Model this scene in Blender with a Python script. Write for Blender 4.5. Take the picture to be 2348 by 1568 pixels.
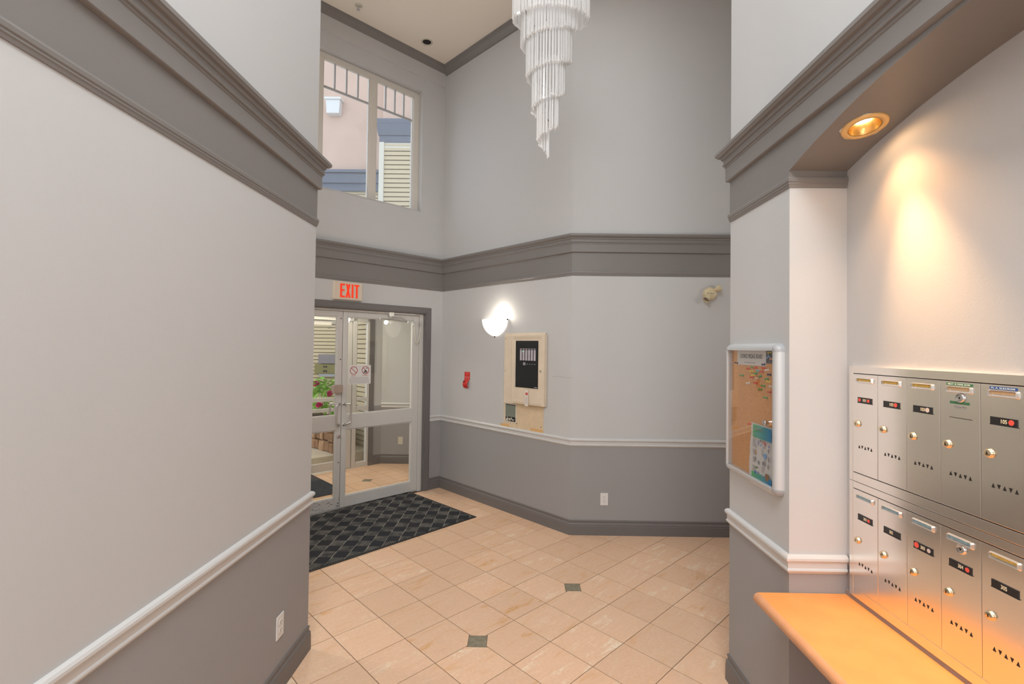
import bpy, bmesh, math, random
from math import sin, cos, pi, radians
from mathutils import Vector, Matrix

random.seed(7)
for o in list(bpy.data.objects): bpy.data.objects.remove(o)
SC = bpy.context.scene
COL = SC.collection

# ------------------------------------------------------------------ camera
CAM_H = 1.75
F_PX, YAW, PITCH, ROLL = 1102.9445, 0.0083, 0.0198, 0.0126
PPX, PPY = 1178.5968, 775.1407
cd = bpy.data.cameras.new('camera'); cam = bpy.data.objects.new('camera', cd); COL.objects.link(cam)
fw = Vector((-sin(YAW)*cos(PITCH), cos(YAW)*cos(PITCH), sin(PITCH)))
rt = Vector((cos(YAW), sin(YAW), 0)); up = rt.cross(fw)
r2 = cos(ROLL)*rt + sin(ROLL)*up; u2 = -sin(ROLL)*rt + cos(ROLL)*up
M3 = Matrix((r2, u2, -fw)).transposed()
cam.matrix_world = Matrix.Translation((0, 0, CAM_H)) @ M3.to_4x4()
cd.sensor_fit = 'HORIZONTAL'; cd.sensor_width = 36.0; cd.lens = F_PX/2348*36
cd.shift_x = -(PPX-1174)/2348; cd.shift_y = (PPY-784)/2348
cd.clip_start = 0.02; cd.clip_end = 200
SC.camera = cam

# ------------------------------------------------------------------ world, exposure, big lights
W = bpy.data.worlds.new('world'); SC.world = W; W.use_nodes = True
wn = W.node_tree.nodes; bg = wn['Background']
bg.inputs[0].default_value = (0.86, 0.93, 1.0, 1); bg.inputs[1].default_value = 1.6
SC.view_settings.view_transform = 'Standard'; SC.view_settings.look = 'None'
SC.view_settings.gamma = 1.0; SC.view_settings.use_curve_mapping = False
SC.view_settings.exposure = 0.30

def area(name, loc, size, power, col=(1, 1, 1), rot=(0, 0, 0), sy=None):
    l = bpy.data.lights.new(name, 'AREA'); l.energy = power; l.color = col
    l.shape = 'RECTANGLE'; l.size = size; l.size_y = sy or size
    o = bpy.data.objects.new(name, l); o.location = loc; o.rotation_euler = rot; COL.objects.link(o); return o
def point(name, loc, power, col, r=0.03):
    l = bpy.data.lights.new(name, 'POINT'); l.energy = power; l.color = col; l.shadow_soft_size = r
    o = bpy.data.objects.new(name, l); o.location = loc; COL.objects.link(o); return o
# the hall's ceiling lights behind the photographer, the vestibule lamp, and added fill lights
area('hall_ceiling_light', (0.0, -0.6, 5.1), 1.6, 140, (0.92, 0.97, 1.0), (0, 0, 0), 3.0)
area('hall_end_fill_light', (0.0, -3.3, 2.6), 2.0, 30, (0.86, 0.94, 1.0), (radians(90), 0, 0), 3.2)  # added fill from the hall's end, no window stands here
area('lobby_fill_light', (0.1, 3.2, 5.2), 1.2, 14, (0.95, 0.97, 1.0), (0, 0, 0), 1.0)  # added fill under the lobby ceiling, not a fitting
area('vestibule_ceiling_light', (-2.35, 6.0, 2.55), 0.5, 22, (1.0, 0.93, 0.76), (0, 0, radians(45)), 1.2)
# unseen fill points added out of view to brighten the ceiling
point('far_right_fill_light', (2.9, 3.5, 2.3), 9, (1, .93, .84), .08)
point('far_left_fill_light', (-2.95, 3.25, 2.3), 30, (1, .93, .84), .08)
point('hall_sconce_light', (-0.95, -2.4, 2.3), 26, (1, .93, .84), .08)
point('hall_fill_point_b', (0.95, -2.4, 2.3), 26, (1, .93, .84), .08)

# ------------------------------------------------------------------ helpers
Q = 2**-.5
C1 = Vector((-.9561, 6.0267)); C2 = Vector((.5066, 4.564))
XL, YL, XR, YR, YP, XN = -1.1868, 2.7867, 1.1417, 2.5968, 2.0326, 1.3828
CEIL = 5.2635; T = 0.12

def srgb(r, g, b):
    f = lambda c: (c/255/12.92) if c/255 <= .04045 else ((c/255+.055)/1.055)**2.4
    return (f(r), f(g), f(b))

def tag(o, label=None, cat=None, group=None, kind=None):
    if label: o['label'] = label
    if cat: o['category'] = cat
    if group: o['group'] = group
    if kind: o['kind'] = kind
    return o

def empty(name, loc=(0, 0, 0), rz=0.0, label=None, cat=None, group=None, kind=None, parent=None):
    o = bpy.data.objects.new(name, None); COL.objects.link(o)
    o.location = loc; o.rotation_euler = (0, 0, rz); o.empty_display_size = .05
    if parent: o.parent = parent
    return tag(o, label, cat, group, kind)

class MB:
    """collects shapes and links them as one mesh object"""
    def __init__(s): s.bm = bmesh.new(); s.mi = 0
    def face(s, vs):
        try:
            f = s.bm.faces.new(vs); f.material_index = s.mi; return f
        except ValueError: return None
    def box(s, x0, x1, y0, y1, z0, z1, mi=None):
        if mi is not None: s.mi = mi
        v = [s.bm.verts.new(p) for p in ((x0,y0,z0),(x1,y0,z0),(x1,y1,z0),(x0,y1,z0),(x0,y0,z1),(x1,y0,z1),(x1,y1,z1),(x0,y1,z1))]
        for q in ((0,3,2,1),(4,5,6,7),(0,1,5,4),(1,2,6,5),(2,3,7,6),(3,0,4,7)): s.face([v[i] for i in q])
        return v
    def obox(s, c, ax, ay, az, hx, hy, hz):
        c, ax, ay, az = Vector(c), Vector(ax), Vector(ay), Vector(az)
        v = [s.bm.verts.new(c+ax*hx*a+ay*hy*b+az*hz*d) for a, b, d in ((-1,-1,-1),(1,-1,-1),(1,1,-1),(-1,1,-1),(-1,-1,1),(1,-1,1),(1,1,1),(-1,1,1))]
        for q in ((0,3,2,1),(4,5,6,7),(0,1,5,4),(1,2,6,5),(2,3,7,6),(3,0,4,7)): s.face([v[i] for i in q])
    def prism(s, poly, z0, z1, M=None):
        """poly: xy list ccw"""
        M = M or Matrix.Identity(4)
        a = [s.bm.verts.new(M @ Vector((p[0], p[1], z0))) for p in poly]
        b = [s.bm.verts.new(M @ Vector((p[0], p[1], z1))) for p in poly]
        s.face(a[::-1]); s.face(b); n = len(poly)
        for i in range(n): s.face([a[i], a[(i+1) % n], b[(i+1) % n], b[i]])
    def xz(s, poly, y0, y1):
        """poly in xz, extruded along y"""
        a = [s.bm.verts.new((p[0], y0, p[1])) for p in poly]; b = [s.bm.verts.new((p[0], y1, p[1])) for p in poly]
        s.face(a); s.face(b[::-1]); n = len(poly)
        for i in range(n): s.face([a[(i+1) % n], a[i], b[i], b[(i+1) % n]])
    def ring(s, c, ax, ay, r, n):
        return [s.bm.verts.new(c+ax*cos(2*pi*i/n)*r+ay*sin(2*pi*i/n)*r) for i in range(n)]
    def cyl(s, p0, p1, r0, r1=None, n=16, caps=True):
        p0, p1 = Vector(p0), Vector(p1); r1 = r0 if r1 is None else r1
        d = (p1-p0).normalized(); a = d.orthogonal().normalized(); b = d.cross(a)
        A = s.ring(p0, a, b, r0, n); B = s.ring(p1, a, b, r1, n)
        for i in range(n): s.face([A[i], A[(i+1) % n], B[(i+1) % n], B[i]])
        if caps: s.face(A[::-1]); s.face(B)
    def lathe(s, prof, c=(0, 0, 0), axis=(0, 0, 1), n=24, a0=0, a1=2*pi, capstart=False, capend=False):
        """prof: list of (r, h) along axis"""
        c = Vector(c); d = Vector(axis).normalized(); a = d.orthogonal().normalized() if abs(d.z) < .99 else Vector((1, 0, 0)); b = d.cross(a)
        full = abs(a1-a0-2*pi) < 1e-6; m = n if full else n+1
        rows = []
        for r, h in prof:
            rows.append([s.bm.verts.new(c+d*h+(a*cos(a0+(a1-a0)*i/n)+b*sin(a0+(a1-a0)*i/n))*r) for i in range(m)])
        for k in range(len(rows)-1):
            for i in range(n):
                j = (i+1) % m
                s.face([rows[k][i], rows[k][j], rows[k+1][j], rows[k+1][i]])
        if capstart: s.face(rows[0][::-1])
        if capend: s.face(rows[-1])
    def tube(s, pts, r, n=8):
        pts = [Vector(p) for p in pts]; rows = []
        for i, p in enumerate(pts):
            t = ((pts[i+1] if i < len(pts)-1 else p)-(pts[i-1] if i else p)).normalized()
            if i == 0: a = t.orthogonal().normalized()
            else: a = (a - t*a.dot(t)).normalized()
            rows.append(s.ring(p, a, t.cross(a), r, n))
        for k in range(len(rows)-1):
            for i in range(n): s.face([rows[k][i], rows[k][(i+1) % n], rows[k+1][(i+1) % n], rows[k+1][i]])
        s.face(rows[0][::-1]); s.face(rows[-1])
    def sphere(s, c, r, u=16, v=10, sc=(1, 1, 1)):
        m = Matrix.Translation(c) @ Matrix.Diagonal((sc[0]*r, sc[1]*r, sc[2]*r, 1))
        bmesh.ops.create_uvsphere(s.bm, u_segments=u, v_segments=v, radius=1, matrix=m)
    def build(s, name, mats, parent=None, smooth=False, bevel=0, loc=None, seg=2, recalc=True):
        if recalc: bmesh.ops.recalc_face_normals(s.bm, faces=s.bm.faces)
        me = bpy.data.meshes.new(name); s.bm.to_mesh(me); s.bm.free()
        for m in (mats if isinstance(mats, (list, tuple)) else [mats]): me.materials.append(m)
        return link(name, me, parent, smooth, bevel, loc, seg)

def link(name, me, parent=None, smooth=False, bevel=0, loc=None, seg=2):
    o = bpy.data.objects.new(name, me); COL.objects.link(o)
    if parent: o.parent = parent
    if loc: o.location = loc
    if smooth: me.polygons.foreach_set('use_smooth', [True]*len(me.polygons))
    if bevel:
        b = o.modifiers.new('edge', 'BEVEL'); b.width = bevel; b.segments = seg; b.limit_method = 'ANGLE'; b.angle_limit = radians(40)
    return o

def rrect(w, h, r, n=4, cx=0, cz=0):
    pts = []
    for (sx, sz, a) in ((1, 1, 0), (-1, 1, 90), (-1, -1, 180), (1, -1, 270)):
        for i in range(n+1):
            t = radians(a+90*i/n); pts.append((cx+sx*(w/2-r)+r*cos(t), cz+sz*(h/2-r)+r*sin(t)))
    return pts
def disc(r, n=20, cx=0, cz=0, sz=1): return [(cx+r*cos(2*pi*i/n), cz+sz*r*sin(2*pi*i/n)) for i in range(n)]

DG = None
def text(name, body, h, mat, parent, x, y, z, width=None, bold=0.0, align='CENTER', depth=0.0004, shear=0.0, spacing=1.0):
    """lettering facing -y, centred at x, z"""
    cu = bpy.data.curves.new('t', 'FONT'); cu.body = body; cu.size = 1; cu.align_x = align; cu.offset = bold; cu.extrude = .001
    cu.shear = shear; cu.space_character = spacing; cu.resolution_u = 3
    t = bpy.data.objects.new('t', cu); COL.objects.link(t)
    bpy.context.view_layer.update(); dg = bpy.context.evaluated_depsgraph_get()
    me = bpy.data.meshes.new_from_object(t.evaluated_get(dg)); bpy.data.objects.remove(t)
    xs = [v.co.x for v in me.vertices]; ys = [v.co.y for v in me.vertices]
    w, hh = max(xs)-min(xs), max(ys)-min(ys); k = h/hh; kx = (width/w) if width else k
    cx = (max(xs)+min(xs))/2; cy = (max(ys)+min(ys))/2
    if align == 'LEFT': cx = min(xs)
    for v in me.vertices: v.co = Vector(((v.co.x-cx)*kx, -depth*(1 if v.co.z > 0 else -1), (v.co.y-cy)*k))
    me.materials.clear(); me.materials.append(mat)
    o = bpy.data.objects.new(name, me); COL.objects.link(o); o.parent = parent; o.location = (x, y, z); return o

def copy_tree(o, parent=None):
    c = o.copy(); COL.objects.link(c); c.parent = parent
    for ch in list(o.children): copy_tree(ch, c)
    return c

# ------------------------------------------------------------------ materials
def mat(name, col, rough=.5, metal=0, spec=.5, bump=0, bscale=200, var=0, vscale=3, emit=None, estr=0, coat=0, alpha=1, trans=0, ior=1.45):
    m = bpy.data.materials.new(name); m.use_nodes = True; nt = m.node_tree; p = nt.nodes['Principled BSDF']
    p.inputs['Base Color'].default_value = (*col, 1); p.inputs['Roughness'].default_value = rough
    p.inputs['Metallic'].default_value = metal; p.inputs['Specular IOR Level'].default_value = spec
    p.inputs['Coat Weight'].default_value = coat; p.inputs['Alpha'].default_value = alpha
    p.inputs['Transmission Weight'].default_value = trans; p.inputs['IOR'].default_value = ior
    if emit: p.inputs['Emission Color'].default_value = (*emit, 1); p.inputs['Emission Strength'].default_value = estr
    tc = nt.nodes.new('ShaderNodeTexCoord')
    if bump:
        n = nt.nodes.new('ShaderNodeTexNoise'); n.inputs['Scale'].default_value = bscale; n.inputs['Detail'].default_value = 3
        b = nt.nodes.new('ShaderNodeBump'); b.inputs['Strength'].default_value = bump; b.inputs['Distance'].default_value = .001
        nt.links.new(tc.outputs['Object'], n.inputs['Vector']); nt.links.new(n.outputs['Fac'], b.inputs['Height']); nt.links.new(b.outputs[0], p.inputs['Normal'])
    if var:
        n = nt.nodes.new('ShaderNodeTexNoise'); n.inputs['Scale'].default_value = vscale; n.inputs['Detail'].default_value = 4
        r = nt.nodes.new('ShaderNodeMapRange'); r.inputs[1].default_value = .3; r.inputs[2].default_value = .7; r.inputs[3].default_value = 1-var; r.inputs[4].default_value = 1+var
        x = nt.nodes.new('ShaderNodeMix'); x.data_type = 'RGBA'; x.blend_type = 'MULTIPLY'; x.inputs[0].default_value = 1
        x.inputs[6].default_value = (*col, 1)
        nt.links.new(tc.outputs['Object'], n.inputs['Vector']); nt.links.new(n.outputs['Fac'], r.inputs[0]); nt.links.new(r.outputs[0], x.inputs[7]); nt.links.new(x.outputs[2], p.inputs['Base Color'])
    return m

def glassy(name, tint=(1, 1, 1), rough=0.0, ior=1.5, haze=0.0):
    """clear sheet: see-through with a fresnel sheen"""
    m = bpy.data.materials.new(name); m.use_nodes = True; nt = m.node_tree; nt.nodes.clear()
    out = nt.nodes.new('ShaderNodeOutputMaterial'); mx = nt.nodes.new('ShaderNodeMixShader'); fr = nt.nodes.new('ShaderNodeFresnel')
    tr = nt.nodes.new('ShaderNodeBsdfTransparent'); gl = nt.nodes.new('ShaderNodeBsdfGlossy')
    ge = nt.nodes.new('ShaderNodeNewGeometry'); io = nt.nodes.new('ShaderNodeMapRange')
    io.inputs[3].default_value = ior; io.inputs[4].default_value = 1/ior
    nt.links.new(ge.outputs['Backfacing'], io.inputs[0]); nt.links.new(io.outputs[0], fr.inputs[0]); tr.inputs[0].default_value = (*tint, 1); gl.inputs['Roughness'].default_value = rough
    nt.links.new(fr.outputs[0], mx.inputs[0]); nt.links.new(tr.outputs[0], mx.inputs[1]); nt.links.new(gl.outputs[0], mx.inputs[2])
    last = mx
    if haze:
        d = nt.nodes.new('ShaderNodeBsdfDiffuse'); d.inputs[0].default_value = (.8, .85, .9, 1)
        m2 = nt.nodes.new('ShaderNodeMixShader'); m2.inputs[0].default_value = haze
        nt.links.new(mx.outputs[0], m2.inputs[1]); nt.links.new(d.outputs[0], m2.inputs[2]); last = m2
    nt.links.new(last.outputs[0], out.inputs[0]); return m

def two_tone(name, hi, lo, split, rough=.55):
    """wall paint: light above the chair rail, grey below it"""
    m = mat(name, hi, rough, spec=.3, bump=.25, bscale=260); nt = m.node_tree; p = nt.nodes['Principled BSDF']
    g = nt.nodes.new('ShaderNodeNewGeometry'); s = nt.nodes.new('ShaderNodeSeparateXYZ'); c = nt.nodes.new('ShaderNodeMath'); c.operation = 'LESS_THAN'; c.inputs[1].default_value = split
    x = nt.nodes.new('ShaderNodeMix'); x.data_type = 'RGBA'; x.inputs[6].default_value = (*hi, 1); x.inputs[7].default_value = (*lo, 1)
    nt.links.new(g.outputs['Position'], s.inputs[0]); nt.links.new(s.outputs[2], c.inputs[0]); nt.links.new(c.outputs[0], x.inputs[0]); nt.links.new(x.outputs[2], p.inputs['Base Color'])
    return m

HI = (.556, .552, .549); LO = (.328, .318, .318)
M = {}
M['wall'] = two_tone('wall_paint', HI, LO, .865)
M['plain_wall'] = mat('plain_wall_paint', HI, .55, spec=.3, bump=.25, bscale=260)
M['cornice'] = mat('dark_grey_gloss_paint', (.215, .200, .190), .36, spec=.5, bump=.08, bscale=120)
M['base'] = mat('dark_grey_base_paint', (.165, .152, .148), .42, spec=.4, bump=.06, bscale=120)
M['rail'] = mat('pale_rail_paint', (.600, .590, .580), .3, spec=.5, bump=.05, bscale=100)
M['ceiling'] = mat('ceiling_paint', (.86, .79, .69), .8, spec=.2, bump=.5, bscale=300)
M['white'] = mat('white_plastic', (.72, .71, .69), .35)
M['white_frame'] = mat('off_white_aluminium', (.62, .60, .57), .35, spec=.5)
M['window_frame'] = mat('window_frame_vinyl', (.66, .62, .56), .4)
M['muntin'] = mat('muntin_grey', (.42, .42, .42), .45)
M['dark'] = mat('dark_gap', (.015, .013, .012), .6)
M['black'] = mat('black_plastic', (.02, .02, .022), .35)
M['steel'] = mat('brushed_steel_handle', (.62, .61, .59), .42, metal=1)
M['chrome'] = mat('chrome', (.75, .75, .76), .12, metal=1)
M['brass'] = mat('brass_lock', (.80, .66, .45), .2, metal=1)
M['alu'] = mat('satin_aluminium', (.60, .61, .62), .5, metal=.4)
M['grey_cap'] = mat('grey_plastic_cap', (.36, .37, .39), .3)
M['glass'] = glassy('clear_glass', (.965, .965, .955))
M['haze_glass'] = glassy('glare_window_glass', (.94, .97, 1.0), haze=.10)  # pale haze mixed into the panes for reflected glare
M['cover_glass'] = glassy('acrylic_cover', (.97, .97, .97))
M['beige'] = mat('cream_painted_metal', srgb(222, 206, 184), .45, var=.05, vscale=8)
M['bare'] = mat('unpainted_cream_board', srgb(214, 192, 160), .7, var=.06, vscale=14)
M['patch'] = mat('raw_plaster', srgb(208, 205, 192), .8)
M['greybox'] = mat('grey_metal_cover', srgb(122, 128, 116), .45)
M['red'] = mat('red_label', (.62, .02, .015), .35)
M['exit_red'] = mat('exit_red', (.90, .045, .01), .4, emit=(1, .05, .01), estr=.25)
M['exit_white'] = mat('exit_face', srgb(214, 200, 182), .45)
M['cork'] = mat('cork', srgb(218, 158, 98), .85, bump=.6, bscale=500, var=.16, vscale=190)
M['paper'] = mat('paper_white', (.72, .70, .68), .6)
M['ink'] = mat('ink', (.03, .03, .035), .6)
M['grey_ink'] = mat('grey_ink', (.28, .27, .28), .6)
M['shelf'] = mat('maple_laminate', srgb(226, 152, 86), .42, var=.07, vscale=7, spec=.4)
M['shelf_edge'] = mat('maple_edge', srgb(205, 150, 110), .4, var=.05, vscale=20)
M['sconce'] = mat('alabaster_glass', (.92, .90, .86), .35, emit=(1, .95, .86), estr=.9)
M['bulb'] = mat('glowing_bulb', (1, 1, 1), .5, emit=(1, .90, .76), estr=95)
M['warm_bulb'] = mat('warm_glowing_bulb', (1, 1, 1), .5, emit=(1, .86, .62), estr=22)
M['gold'] = mat('gold_reflector', (.86, .58, .24), .24, metal=1)
M['gold_trim'] = mat('gold_trim_ring', (.82, .55, .24), .5, metal=.35)
M['cream'] = mat('aged_cream_plastic', srgb(214, 198, 164), .4, var=.12, vscale=30)
M['ivory'] = mat('ivory_plastic', srgb(205, 200, 184), .4)
M['grout'] = mat('grout', srgb(128, 104, 84), .9, bump=.4, bscale=300)
M['rubber'] = mat('black_rubber_edge', (.025, .024, .024), .6)
M['concrete'] = mat('concrete', srgb(196, 184, 164), .9, var=.12, vscale=3, bump=.5, bscale=60)
M['stucco'] = mat('peach_stucco', srgb(206, 176, 158), .9, bump=1.0, bscale=9, var=.06, vscale=1.6)
M['navy'] = mat('slate_blue_paint', srgb(102, 106, 118), .5)
M['siding'] = mat('cream_siding', srgb(200, 182, 148), .55)
M['siding_shade'] = mat('siding_shade_backing', srgb(72, 60, 42), .9)  # dark brown paints the shadow line under each siding board
M['siding_trim'] = mat('pale_corner_board', srgb(214, 206, 190), .55)
M['stone'] = mat('brown_stone', srgb(140, 104, 74), .9, bump=1.0, bscale=30, var=.35, vscale=9)
M['stone_b'] = mat('tan_stone', srgb(166, 130, 98), .9, bump=1.0, bscale=30, var=.3, vscale=12)
M['mortar'] = mat('stone_joint', srgb(74, 58, 44), .95)
M['soil'] = mat('soil', srgb(76, 58, 44), .95, bump=1, bscale=40)
M['leaf'] = mat('bright_leaf', (.26, .55, .06), .45, var=.3, vscale=25)
M['leaf_b'] = mat('pale_leaf', (.48, .70, .16), .45, var=.2, vscale=25)
M['petal'] = mat('magenta_petal', (.72, .05, .22), .5)
M['brass_plate'] = mat('taupe_metal', srgb(176, 158, 146), .4, metal=.2)
M['olive'] = mat('olive_panel', srgb(128, 120, 72), .6)
M['green_tape'] = mat('green_label_tape', srgb(70, 122, 84), .4)
M['blue_tape'] = mat('blue_label_tape', srgb(44, 86, 150), .4)
M['emboss'] = mat('embossed_white', (.7, .75, .72), .5)
M['pale_digit'] = mat('cream_digits', srgb(226, 216, 184), .5)
M['red_dot'] = mat('red_dot_sticker', srgb(236, 92, 78), .5)
M['white_dot'] = mat('white_dot_sticker', srgb(214, 200, 190), .5)
M['card_y'] = mat('yellow_name_card', srgb(232, 190, 96), .6, var=.15, vscale=90)
M['card_p'] = mat('peach_name_card', srgb(238, 196, 150), .6, var=.1, vscale=60)
M['card_b'] = mat('blue_name_card', srgb(150, 184, 196), .6, var=.2, vscale=90)
M['tag_white'] = mat('tag_card', srgb(228, 218, 206), .6)
M['led'] = mat('green_led', (.1, .9, .3), .5, emit=(.2, 1, .4), estr=3)
M['carpet'] = mat('blue_grey_mat', (.035, .040, .050), .95, bump=1, bscale=160, var=.5, vscale=60)
M['red_ring'] = mat('prohibition_red', srgb(170, 44, 40), .5)
for n, c in dict(navy_pin=(.02, .02, .12), red_pin=(.75, .05, .03), green_pin=(.06, .35, .10), yellow_pin=(.85, .65, .03), cyan_pin=(.12, .55, .65), white_pin=(.8, .78, .74), clear_pin=(.7, .66, .6)).items():
    M[n] = mat(n, c, .25)

# scuffed door paint: dirt and chips of its own, low on the old leaf
def scuffed():
    m = mat('scuffed_aluminium', (.60, .57, .54), .38); nt = m.node_tree; p = nt.nodes['Principled BSDF']
    tc = nt.nodes.new('ShaderNodeTexCoord'); mp = nt.nodes.new('ShaderNodeMapping'); mp.inputs['Scale'].default_value = (9, 9, 42)
    n = nt.nodes.new('ShaderNodeTexNoise'); n.inputs['Scale'].default_value = 2.2; n.inputs['Detail'].default_value = 6; n.inputs['Roughness'].default_value = .7
    s = nt.nodes.new('ShaderNodeSeparateXYZ'); h = nt.nodes.new('ShaderNodeMapRange'); h.inputs[1].default_value = .05; h.inputs[2].default_value = .75; h.inputs[3].default_value = .57; h.inputs[4].default_value = .80
    g = nt.nodes.new('ShaderNodeMath'); g.operation = 'GREATER_THAN'
    x = nt.nodes.new('ShaderNodeMix'); x.data_type = 'RGBA'; x.inputs[6].default_value = (.60, .57, .54, 1); x.inputs[7].default_value = (.09, .085, .08, 1)
    L = nt.links.new
    L(tc.outputs['Object'], mp.inputs[0]); L(mp.outputs[0], n.inputs[0]); L(tc.outputs['Object'], s.inputs[0]); L(s.outputs[2], h.inputs[0])
    L(n.outputs['Fac'], g.inputs[0]); L(h.outputs[0], g.inputs[1]); L(g.outputs[0], x.inputs[0]); L(x.outputs[2], p.inputs['Base Color'])
    return m
M['scuffed'] = scuffed()

def brushed():
    m = mat('brushed_stainless', (.95, .92, .88), .22, metal=1); nt = m.node_tree; p = nt.nodes['Principled BSDF']; L = nt.links.new
    tc = nt.nodes.new('ShaderNodeTexCoord'); mp = nt.nodes.new('ShaderNodeMapping'); mp.inputs['Scale'].default_value = (4, 4, 900)
    n = nt.nodes.new('ShaderNodeTexNoise'); n.inputs['Scale'].default_value = 1; n.inputs['Detail'].default_value = 2
    r = nt.nodes.new('ShaderNodeMapRange'); r.inputs[3].default_value = .18; r.inputs[4].default_value = .28
    n2 = nt.nodes.new('ShaderNodeTexNoise'); n2.inputs['Scale'].default_value = 5; n2.inputs['Detail'].default_value = 1
    b = nt.nodes.new('ShaderNodeBump'); b.inputs['Strength'].default_value = .25; b.inputs['Distance'].default_value = .004
    L(tc.outputs['Object'], mp.inputs[0]); L(mp.outputs[0], n.inputs[0]); L(n.outputs['Fac'], r.inputs[0]); L(r.outputs[0], p.inputs['Roughness'])
    L(tc.outputs['Object'], n2.inputs[0]); L(n2.outputs['Fac'], b.inputs['Height']); L(b.outputs[0], p.inputs['Normal'])
    return m
M['stainless'] = brushed()

def tile_mat():
    m = mat('travertine_tile', srgb(218, 178, 140), .42, spec=.35); nt = m.node_tree; p = nt.nodes['Principled BSDF']; L = nt.links.new
    tc = nt.nodes.new('ShaderNodeTexCoord'); oi = nt.nodes.new('ShaderNodeObjectInfo'); add = nt.nodes.new('ShaderNodeVectorMath'); add.operation = 'MULTIPLY_ADD'
    cmb = nt.nodes.new('ShaderNodeCombineXYZ'); L(oi.outputs['Random'], cmb.inputs[0]); L(oi.outputs['Random'], cmb.inputs[1]); L(oi.outputs['Random'], cmb.inputs[2])
    L(cmb.outputs[0], add.inputs[0]); add.inputs[1].default_value = (37, 91, 53); L(tc.outputs['Object'], add.inputs[2])
    mp = nt.nodes.new('ShaderNodeMapping'); mp.inputs['Scale'].default_value = (3.5, 17, 1); L(add.outputs[0], mp.inputs[0])
    n = nt.nodes.new('ShaderNodeTexNoise'); n.inputs['Scale'].default_value = 1; n.inputs['Detail'].default_value = 6; n.inputs['Roughness'].default_value = .62; n.inputs['Distortion'].default_value = .9
    L(mp.outputs[0], n.inputs[0])
    fine = nt.nodes.new('ShaderNodeTexNoise'); fine.inputs['Scale'].default_value = 55; fine.inputs['Detail'].default_value = 3; L(add.outputs[0], fine.inputs[0])
    def rng(src, a, b, c, d):
        r = nt.nodes.new('ShaderNodeMapRange'); r.inputs[1].default_value = a; r.inputs[2].default_value = b; r.inputs[3].default_value = c; r.inputs[4].default_value = d
        L(src, r.inputs[0]); return r.outputs[0]
    def mul(a, b):
        k = nt.nodes.new('ShaderNodeMath'); k.operation = 'MULTIPLY'; L(a, k.inputs[0]); L(b, k.inputs[1]); return k.outputs[0]
    base, ochre, cream = srgb(228, 189, 158), srgb(214, 158, 98), srgb(236, 216, 190)
    # how strongly a tile is veined varies from tile to tile
    r2_ = nt.nodes.new('ShaderNodeMath'); r2_.operation = 'FRACT'; k9 = nt.nodes.new('ShaderNodeMath'); k9.operation = 'MULTIPLY'; k9.inputs[1].default_value = 17.3
    L(oi.outputs['Random'], k9.inputs[0]); L(k9.outputs[0], r2_.inputs[0])
    x1 = nt.nodes.new('ShaderNodeMix'); x1.data_type = 'RGBA'; x1.inputs[6].default_value = (*base, 1); x1.inputs[7].default_value = (*ochre, 1)
    L(mul(mul(rng(n.outputs['Fac'], .56, .70, 0, 1), rng(fine.outputs['Fac'], .35, .6, .4, 1)), rng(oi.outputs['Random'], .1, .9, .25, 1.1)), x1.inputs[0])
    x2 = nt.nodes.new('ShaderNodeMix'); x2.data_type = 'RGBA'; x2.inputs[7].default_value = (*cream, 1); L(x1.outputs[2], x2.inputs[6])
    L(mul(mul(rng(n.outputs['Fac'], .45, .33, 0, 1), rng(fine.outputs['Fac'], .35, .6, .4, 1)), rng(r2_.outputs[0], .2, .9, .2, 1.0)), x2.inputs[0])
    x3 = nt.nodes.new('ShaderNodeMix'); x3.data_type = 'RGBA'; x3.blend_type = 'MULTIPLY'; x3.inputs[0].default_value = 1; L(x2.outputs[2], x3.inputs[6])
    L(mul(rng(fine.outputs['Fac'], .2, .8, .94, 1.06), rng(r2_.outputs[0], 0, 1, .94, 1.04)), x3.inputs[7])
    L(x3.outputs[2], p.inputs['Base Color'])
    return m
M['tile'] = tile_mat()
M['inset'] = mat('slate_inset', srgb(132, 124, 104), .6, bump=1.0, bscale=45, var=.25, vscale=30)

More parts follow.
